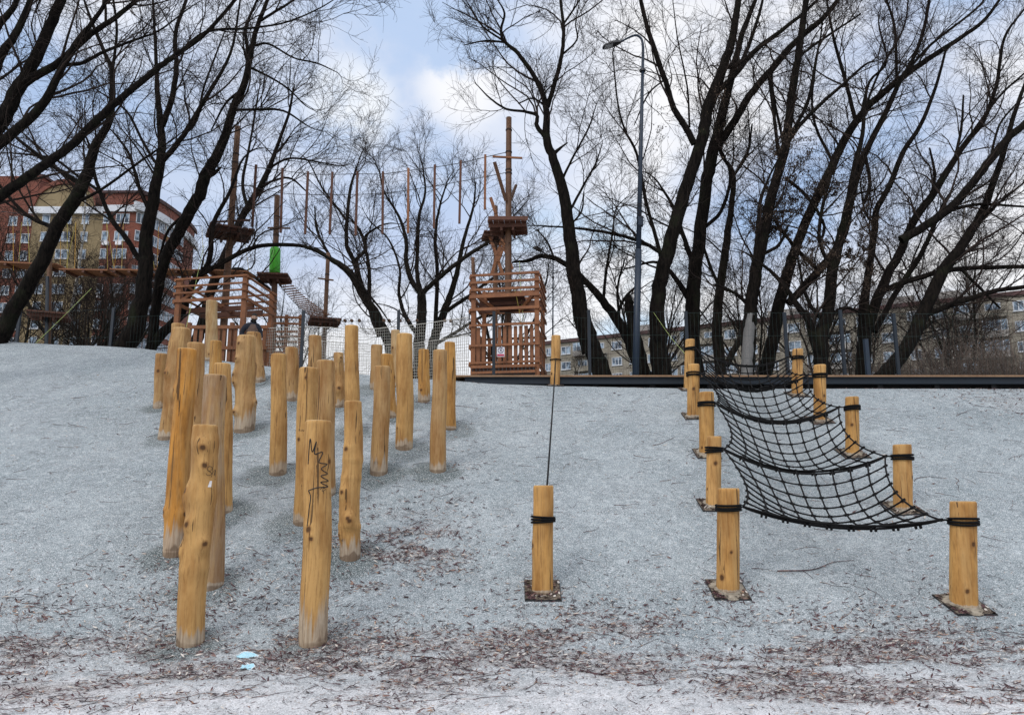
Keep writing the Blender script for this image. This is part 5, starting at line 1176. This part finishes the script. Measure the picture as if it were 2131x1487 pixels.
    for i, (a, b, c, d) in enumerate(secs):
        p, q = P(a, b, Y), P(c, d, Y); nrm = np.array([0, .25, 0]); m = MB()
        for s in (-1, 0, 1): m.beam(p + nrm * s, q + nrm * s, .22, .045, 'red_timber')
        for f in (.12, .5, .88): z = p + (q - p) * f - np.array([0, 0, .06]); m.beam(z - nrm * 1.4, z + nrm * 1.4, .08, .07, 'dark_red_timber')
        sec = m.build('walk_board', K)
    m = MB(); m2 = MB()
    for i, (xb, xt) in enumerate(((28, 27), (38, 45), (62, 58), (125, 127), (140, 140), (136, 158), (155, 158), (224, 222), (238, 222), (237, 250), (253, 257), (322, 310), (327, 330), (352, 346), (425, 420), (436, 440), (518, 505))):
        a, b = P(xb, 563, Y + (.25 if i % 2 else -.25)), P(xt, 462 + (xt > 300) * 10, Y + .1 * (i % 3 - 1)); (m if i % 3 else m2).tube([a, b], .007, 'rope_yellow' if i % 3 else 'rope_orange', 5)
    m.build('yellow_hangers', K); m2.build('orange_hangers', K)
    m = MB(); m.tube([P(-80, 430, Y), P(60, 447, Y), P(250, 460, Y), (P(420, 470, Y))], .010, 'cable', 5); m.build('cable', K)
    r6, e6, t6 = pole('course_pole', 22.5, (104, 505), (100, 735), 9, 11, 'brown pole with a small platform in front of the yellow brick wall', bands=())
    platform(r6, P(103, 656, 22.5), .55, math.radians(24), .05)
    one(r6, 'steel_stay', P(99, 575, 22.35), P(96, 735, 22.35), .07, .07, 'dark_blue_steel', (0, 1, 0))
    # log swing discs on the far cable
    cb = MB(); a, b = P(700, 668, 25), P(990, 664, 24); cb.tube(catmull([a, (a + b) / 2 - np.array([0, 0, .05]), b], 8), .008, 'cable', 5); tag(cb.build('steel_cable'), 'far low cable above the cream netting carrying small brown discs', 'cable')
    for i, px in enumerate((704, 718, 732, 748, 799, 810, 833, 851, 868, 926, 938)):
        p = P(px, 667, 24.8); m = MB(); m.tube([p - np.array([.0, .05, 0]), p + np.array([0, .05, 0])], .055, 'brown_pole', 10); m.build('stepping_disc'); o = bpy.context.scene.objects['stepping_disc'] if i == 0 else COL.objects[-1]
        tag(o, 'small brown wooden disc threaded on the far cable above the netting', 'wooden disc', 'discs on the far cable')
course()
# ------------------------------------------------------------------ buildings
def quad_uv(me, scale=1.0):
    uv = me.uv_layers.new(name='UVMap'); n = len(me.loops); co = np.zeros(len(me.vertices) * 3); me.vertices.foreach_get('co', co); co = co.reshape(-1, 3)
    vi = np.zeros(n, int); me.loops.foreach_get('vertex_index', vi); a = co[vi]; uv.data.foreach_set('uv', np.stack([a[:, 0] + a[:, 1] * .9, a[:, 2]], 1).ravel() / scale)
def window(par, c, w, h, out, name='window', panes=2, sill=True):
    """c centre on wall, out = outward unit vector"""
    out = np.array(out, float); s = np.cross(out, (0, 0, 1)); s /= np.linalg.norm(s); U = np.array([0, 0, 1.]); c = np.array(c, float); m = MB()
    def slab(x0, x1, z0, z1, d0, d1, mat):
        g = lambda x, z, d: c + s * x + U * z + out * d
        m.box8([g(x0, z0, d1), g(x1, z0, d1), g(x1, z0, d0), g(x0, z0, d0), g(x0, z1, d1), g(x1, z1, d1), g(x1, z1, d0), g(x0, z1, d0)], mat)
    slab(-w / 2, w / 2, -h / 2, h / 2, .0, .03, 'glass'); f = .11
    slab(-w / 2, w / 2, h / 2 - f, h / 2, .03, .10, 'window_frame'); slab(-w / 2, w / 2, -h / 2, -h / 2 + f, .03, .10, 'window_frame')
    for i in range(panes + 1):
        x = -w / 2 + (w - f) * i / panes; slab(x, x + f, -h / 2 + f, h / 2 - f, .03, .09, 'window_frame')
    if sill: slab(-w / 2 - .08, w / 2 + .08, -h / 2 - .09, -h / 2 - .005, .0, .16, 'window_frame')
    return m.build(name, par)
def brick_building():
    Y = 110.; k = Y / F
    def X(px): return (px - W0 / 2) * Y / (F * cp) * 1.0
    def Z(py): return zrow(py, Y)
    fl = 36.3 * k * 1.06
    r = empty('brick_building', (X(150), Y, 2), 'tall red and yellow brick apartment block with a rounded corner and arched gable', 'building')
    zb = 0.
    def X(px): return float(P(px, 560, Y)[0])
    ztop, zband0, zband1 = Z(404), Z(444), Z(430)
    m = MB(); m.box((X(-160), Y + .8, zb), (X(56), Y + 14, Z(362)), 'red_brick'); w1 = m.build('red_wing', r); quad_uv(w1.data)
    m = MB(); m.box((X(56), Y, zb), (X(206), Y + 14, Z(432)), 'yellow_brick')
    # arched gable
    n = 14; xa, xb_ = X(56), X(187); V = []
    zb0, za = Z(432), Z(384)
    for i in range(n + 1):
        f = i / n; x = xa + (xb_ - xa) * f; z = zb0 + (za - zb0) * (1 - (2 * f - 1) ** 2) ** .5 * .98 + .05
        V += [(x, Y + .01, zb0), (x, Y + .01, z), (x, Y + 8, zb0), (x, Y + 8, z)]
    Q = []
    for i in range(n): a = i * 4; Q += [(a, a + 4, a + 5, a + 1), (a + 1, a + 5, a + 7, a + 3), (a + 2, a + 3, a + 7, a + 6)]
    m.add(V, Q, m='yellow_brick'); wl = m.build('yellow_wall', r)
    m = MB(); V = []
    for i in range(n + 1):
        f = i / n; x = xa + (xb_ - xa) * f; z = zb0 + (za - zb0) * (1 - (2 * f - 1) ** 2) ** .5 + .06; h = .8
        V += [(x, Y - .25, z), (x, Y - .25, z + h), (x, Y + 8.2, z), (x, Y + 8.2, z + h)]
    Q = []
    for i in range(n): a = i * 4; Q += [(a, a + 4, a + 5, a + 1), (a + 1, a + 5, a + 7, a + 3), (a, a + 2, a + 6, a + 4)]
    m.add(V, Q, m='red_brick'); g = m.build('gable_rim', r); quad_uv(g.data)
    m = MB(); m.box((X(207), Y - .3, zb), (X(286), Y + 14, Z(404)), 'red_brick'); w = m.build('red_wall', r); quad_uv(w.data)
    m = MB(); m.box((X(190), Y - .6, Z(404)), (X(290), Y + 13, Z(399)), 'roof_dark'); m.box((X(30), Y + 1, Z(362)), (X(60), Y + 13, Z(357)), 'roof_dark'); m.build('roof', r)
    m = MB(); m.box((X(50), Y - .5, Z(446)), (X(206), Y - .01, Z(432)), 'white_band'); m.box((X(206.2), Y - .8, Z(443)), (X(289), Y - .31, Z(430)), 'white_band'); m.build('white_band', r)
    # rounded corner: a drum
    cx, cy = X(281), Y + 9.2; R = 1.9; EB = 9.5 / 1.9; n = 28; aa = np.linspace(-math.pi / 2, math.radians(62), n)
    ztd = Z(404)
    V = []; Q = []
    for i, a in enumerate(aa): V += [(cx + R * math.cos(a), cy + R * EB * math.sin(a), zb), (cx + R * math.cos(a), cy + R * EB * math.sin(a), ztd)]
    for i in range(n - 1): Q.append((2 * i, 2 * i + 2, 2 * i + 3, 2 * i + 1))
    m = MB(); m.add(V, Q, m='red_brick'); m.add([(cx, cy, ztd)] + [V[2 * i + 1] for i in range(n)], T=[(0, i + 1, i + 2) for i in range(n - 1)], m='roof_dark'); d = m.build('rounded_corner', r); quad_uv(d.data)
    m = MB()
    def ring(z0, z1, off, mat):
        V = []; 
        for a in aa: c, s = math.cos(a), math.sin(a); V += [(cx + (R + q) * c, cy + (R + q) * EB * s, z) for q in (off, .01) for z in (z0, z1)]
        Q = []
        for i in range(n - 1): b = i * 4; Q += [(b, b + 4, b + 5, b + 1), (b + 1, b + 5, b + 7, b + 3), (b + 2, b + 6, b + 4, b)]
        m.add(V, Q, m=mat)
    ring(Z(444), Z(428), .35, 'white_band'); ring(ztd - .25, ztd + .35, .2, 'roof_dark')
    m.build('corner_bands', r)
    rows = [456 + 36.3 * i for i in range(-0, 11)]
    for i, py in enumerate(rows):
        z = Z(py)
        for px, w in ((125, 2.0), (168, 1.1), (85, 1.2)): window(r, (X(px), Y, z), w, 1.5, (0, -1, 0), panes=2 if w > 1.5 else 1)
        for px, w in ((214, .95), (248, 2.1)): window(r, (X(px), Y - .3, z), w, 1.55, (0, -1, 0), panes=3 if w > 1.5 else 1)
        for px in (8, 38, -40): window(r, (X(px), Y + .8, z), 1.3, 1.5, (0, -1, 0))
        for j, a in enumerate(np.radians([-80, -60, -45, -33, -22, -12, -2, 8])):
            o = np.array((math.cos(a) * EB, math.sin(a), 0)); o = o / np.linalg.norm(o); window(r, (cx + (R + .02) * math.cos(a), cy + (R + .02) * EB * math.sin(a), z), 1.35, 1.7, o, panes=2, sill=False)
        if i in (1, 4, 7, 10):
            for px in (218, 246):
                m = MB(); m.box((X(px) - .45, Y - .75, z - 1.55), (X(px) + .45, Y - .32, z - 1.0), 'sign_white'); m.build('air_conditioner', r)
brick_building()
def panel_block():
    A = P(1128, 712, 136); B = P(2131, 603, 99); d = (B - A); d[2] = 0; L0 = np.linalg.norm(d); d /= L0; nrm = np.array([d[1], -d[0], 0]); nrm = nrm if nrm[1] < 0 else -nrm
    L = L0 + 26; zt = (A[2] + B[2]) / 2; z0 = 1.0
    r = empty('panel_block', (A + d * L / 2) * np.array([1, 1, 0]) + np.array([0, 0, z0]), 'long beige panel apartment block stretching behind the trees', 'building')
    def box(m, s0, s1, d0, d1, za, zb, mat):
        g = lambda s, q, z: np.array([*(A + d * s - nrm * q)[:2], z])
        m.box8([g(s0, d0, za), g(s1, d0, za), g(s1, d1, za), g(s0, d1, za), g(s0, d0, zb), g(s1, d0, zb), g(s1, d1, zb), g(s0, d1, zb)], mat)
    m = MB(); box(m, 0, L, 0, 13, z0, zt - .6, 'panel_beige'); w = m.build('wall', r)
    m = MB(); box(m, -.3, L + .3, -.35, 13.3, zt - .6, zt, 'roof_dark'); rf = m.build('roof', r)
    m = MB()
    for s in (15, 40, 57, 63): box(m, s, s + 4.5, 4, 9, zt, zt + 2.0, 'panel_grey')
    m.build('lift_house', rf)
    m = MB(); nf = 9; fh = 2.85; bay = 3.3; nb = int(L / bay)
    for i in range(1, nf): box(m, 0, L, -.02, -.003, zt - .6 - i * fh - .04, zt - .6 - i * fh + .04, 'seam')
    for j in range(1, nb): box(m, j * bay - .035, j * bay + .035, -.025, -.005, z0, zt - .6, 'seam')
    m.build('panel_joints', r)
    cnt = 0; rest = []; b2 = MB()
    for j in range(nb):
        for i in range(nf):
            z = zt - .6 - (i + .55) * fh; s = (j + .5) * bay
            if j % 6 in (2, 3):
                if i > 5: continue
                mm = MB(); box(mm, s - bay / 2 + .15, s + bay / 2 - .15, -1.0, -.9, z - 1.3, z - .35, 'panel_grey' if (i + j) % 3 else 'panel_beige'); box(mm, s - bay / 2 + .15, s + bay / 2 - .15, -.9, -.03, z - 1.3, z - 1.18, 'panel_grey')
                if (i * 7 + j) % 3: box(mm, s - bay / 2 + .18, s + bay / 2 - .18, -.95, -.92, z - .34, z + 1.1, 'glass'); [box(mm, s - bay / 2 + .15 + q * .72, s - bay / 2 + .25 + q * .72, -.99, -.95, z - .34, z + 1.1, 'window_frame') for q in range(5)]
                mm.build('balcony', r)
            c = A + d * s; c[2] = z + .1; c = c + nrm * .03
            if i < 5: 
                window(r, c, 1.9 if (i + j) % 2 or j % 3 else 1.5, 1.45, nrm, panes=2 if j % 2 else 3)
panel_block()
# ------------------------------------------------------------------ small things
def face_mask(px, py, lab, seed, w, h, fold):
    g = ground_at(px, py); rg = np.random.default_rng(seed); n, mm = 22, 14; u = np.linspace(-1, 1, n); v = np.linspace(-1, 1, mm); U, V_ = np.meshgrid(u, v)
    x = U * w * (1 - .18 * np.abs(V_) ** 2 * (fold > .5)) + V_ * .01; y = V_ * h * (1 - .45 * np.maximum(U, 0) ** 2) + .006 * np.sin(U * 5)
    z = .010 + .016 * (1 - U ** 2) * (.5 + .5 * V_) + .006 * np.sin(V_ * 9 + U) + .012 * np.maximum(0, np.sin(U * 3 + V_ * 2 + seed)) + .003 * rg.standard_normal(U.shape)
    gx, gy = g[0] + x, g[1] + y; P_ = np.stack([gx, gy, terr(gx, gy) + z], -1).reshape(-1, 3); i = np.arange(n * mm).reshape(mm, n); Q = np.stack([i[:-1, :-1], i[:-1, 1:], i[1:, 1:], i[1:, :-1]], -1).reshape(-1, 4)
    m = MB(); m.add(P_, Q, m='mask_blue'); P2 = P_.copy(); P2[:, 2] -= .003; m.add(P2, Q[:, ::-1], m='mask_white'); e = P_.reshape(mm, n, 3)
    o = m.build('face_mask', None, True, g); tag(o, lab, 'face mask', 'discarded blue face masks')
    q = MB(); q.tube(catmull([a + np.array([0, 0, .001]) for a in e[-1, ::3]], 3), .0042, 'mask_white', 5); q.tube(catmull([a + np.array([0, 0, .001]) for a in e[::3, -1]], 3), .004, 'mask_white', 5); q.build('white_edge', o, True)
    q = MB()
    for s, k in ((1, -1), (-1, 0)):
        c = e[0, k]; c2 = e[-1, k]; mid = (c + c2) / 2 + np.array([s * .035, -.01, -.006]); q.tube(catmull([c, mid, c2], 8), .0016, 'mask_white', 4)
    q.build('ear_loop', o, True)
face_mask(514, 1368, 'crumpled pale blue face mask on the leaf litter, the upper one, flattened and long', 1, .080, .022, 0)
face_mask(515, 1392, 'teal and white face mask folded to a small square, the lower one', 4, .050, .024, 1)
def person():
    Y = 18.2; c = P(524, 700, Y); g = float(terr(c[0], Y)); zh = zrow(653, Y); H = zh - g; s = H / 1.78
    root = empty('person', (c[0], Y, g), 'man in a dark cap, brown vest and navy sleeves standing behind the upper logs', 'person')
    root.rotation_euler = (0, 0, math.radians(34))
    def skin(name, parent, V, E, R, mat, sub=2):
        me = bpy.data.meshes.new(name); me.from_pydata([tuple(np.array(v) * s) for v in V], E, []); me.materials.append(MATS[mat]); o = bpy.data.objects.new(name, me); link(o, parent)
        md = o.modifiers.new('skin', 'SKIN'); md.use_smooth_shade = True
        for i, r in enumerate(R): sv = me.skin_vertices[0].data[i]; rr = r if isinstance(r, tuple) else (r, r); sv.radius = (rr[0] * s, rr[1] * s); sv.use_root = (i == 0)
        o.modifiers.new('sub', 'SUBSURF').levels = sub; o.modifiers['sub'].render_levels = sub; return o
    # facing the viewer's right, weight on both feet, hands at waist
    V = [(0, 0, .93), (0, 0, 1.10), (0, .01, 1.30), (0, .01, 1.45), (0.01, -.01, 1.53), (.02, -.03, 1.60),
         (-.11, 0, .90), (-.12, -.01, .50), (-.12, .03, .10), (.10, 0, .90), (.12, -.02, .50), (.13, .02, .10),
         (-.20, .01, 1.41), (-.30, .02, 1.14), (-.12, -.20, 1.04), (-.03, -.26, 1.05), (.19, .0, 1.42), (.25, -.02, 1.14), (.12, -.22, 1.03), (.04, -.27, 1.02)]
    E = [(0, 1), (1, 2), (2, 3), (3, 4), (4, 5), (0, 6), (6, 7), (7, 8), (0, 9), (9, 10), (10, 11), (3, 12), (12, 13), (13, 14), (14, 15), (3, 16), (16, 17), (17, 18), (18, 19)]
    R = [(.16, .11), (.15, .11), (.18, .12), (.14, .10), .055, .06, .095, .065, .045, .095, .065, .045, .085, .07, .05, .035, .085, .07, .05, .035]
    skin('body', root, V, E, R, 'jacket_navy')
    skin('vest', root, [(0, 0, .98), (0, 0, 1.12), (0, .01, 1.30), (0, .01, 1.44), (.0, 0, 1.50)], [(0, 1), (1, 2), (2, 3), (3, 4)], [(.185, .135), (.18, .135), (.205, .145), (.165, .125), (.09, .09)], 'vest_brown')
    skin('trousers', root, [(0, 0, .95), (-.11, 0, .88), (-.12, -.01, .50), (-.12, .03, .09), (.10, 0, .88), (.12, -.02, .50), (.13, .02, .09)], [(0, 1), (1, 2), (2, 3), (0, 4), (4, 5), (5, 6)], [(.17, .12), .11, .08, .065, .11, .08, .065], 'trousers')
    for sx in (-.12, .13): skin('shoe', root, [(sx, .05, .05), (sx + .02, -.10, .04), (sx + .03, -.17, .035)], [(0, 1), (1, 2)], [.055, .05, .035], 'shoe')
    # head: sculpted ellipsoid
    n, m_ = 32, 24; hd = math.radians(-8); V = []
    for i in range(m_ + 1):
        ph = math.pi * i / m_
        for j in range(n):
            th = 2 * math.pi * j / n; x = math.sin(ph) * math.cos(th); y = math.sin(ph) * math.sin(th); z = math.cos(ph)   # face towards -y
            X = x * .078 * (1 - .14 * max(0, -z)); Yv = y * .098; Z = z * .125
            if y < -.3:
                fz = math.exp(-((z + .10) / .20) ** 2) * math.exp(-(x / .20) ** 2); Yv -= .030 * fz                # nose
                for ex in (-.42, .42): Yv += .012 * math.exp(-((x - ex) / .16) ** 2 - ((z - .10) / .10) ** 2)       # eye sockets
                Yv -= .007 * math.exp(-((z - .24) / .08) ** 2); Yv -= .010 * math.exp(-((z + .45) / .09) ** 2 - (x / .3) ** 2); Yv -= .012 * math.exp(-((z + .80) / .15) ** 2 - (x / .3) ** 2)
            V.append((X, Yv, Z))
    Q = [(i * n + j, (i + 1) * n + j, (i + 1) * n + (j + 1) % n, i * n + (j + 1) % n) for i in range(m_) for j in range(n)]
    V = np.array(V); rot = np.array([[math.cos(hd), -math.sin(hd), 0], [math.sin(hd), math.cos(hd), 0], [0, 0, 1]]); hc = np.array([.03, -.03, 1.66]) * s + np.array(root.location)
    def put(name, VV, QQ, mat, par=root, T=()): mm = MB(); mm.add((VV @ rot.T) * s + hc, QQ, T, m=mat); return mm.build(name, par, True)
    head = put('head', V, Q, 'skin')
    def shell(lo, hi, k, cond=None):   # offset copy of some head faces
        Vs = V * k; ok = [q for q in Q if all(lo <= V[a][2] <= hi for a in q) and (cond is None or cond(V[list(q)].mean(0)))]; return Vs, ok
    a, b = shell(.045, .2, 1.12); put('cap', a, b, 'cap_black')
    a, b = shell(-.14, -.030, 1.05, lambda c: c[1] < .02 and not (abs(c[0]) < .030 and c[2] > -.045)); put('beard', a, b, 'hair', head)
    a, b = shell(-.10, .06, 1.04, lambda c: c[1] > .02); put('hair', a, b, 'hair', head)
    for sx in (-1, 1):
        mm = MB(); e = np.array([sx * .030, -.083, .014]); mm.tube([(rot @ (e + np.array([-.012, 0, 0]))) * s + hc, (rot @ e) * s + hc, (rot @ (e + np.array([.012, 0, 0]))) * s + hc], [.003, .008, .003], 'cap_black', 8); mm.build('eye', head, True)
        mm = MB(); e = np.array([sx * .080, .008, -.005]); mm.tube([(rot @ (e + np.array([0, 0, -.03]))) * s + hc, (rot @ e) * s + hc, (rot @ (e + np.array([0, 0, .03]))) * s + hc], [.006, .015, .010], 'skin', 8); mm.build('ear', head, True)
    for hx, d in ((-.02, 1), (.03, -1)):
        w = np.array([hx, -.27, 1.04]); V_ = [tuple(w), tuple(w + (d * .035, -.03, 0)), tuple(w + (d * .06, -.045, 0))]; E = [(0, 1), (1, 2)]; R = [(.026, .018), (.034, .016), (.034, .014)]
        for f in range(4):
            bz = .026 - .017 * f; L = (.9, 1, .95, .78)[f]; k = len(V_); V_ += [tuple(w + (d * .075, -.05, bz)), tuple(w + (d * (.075 + .03 * L), -.055, bz)), tuple(w + (d * (.078 + .035 * L), -.035, bz - .01))]; E += [(2, k), (k, k + 1), (k + 1, k + 2)]; R += [.009, .008, .007]
        k = len(V_); V_ += [tuple(w + (d * .035, -.055, .03)), tuple(w + (d * .055, -.075, .04))]; E += [(1, k), (k, k + 1)]; R += [.010, .008]
        skin('hand', root, V_, E, R, 'skin', 1)
person()
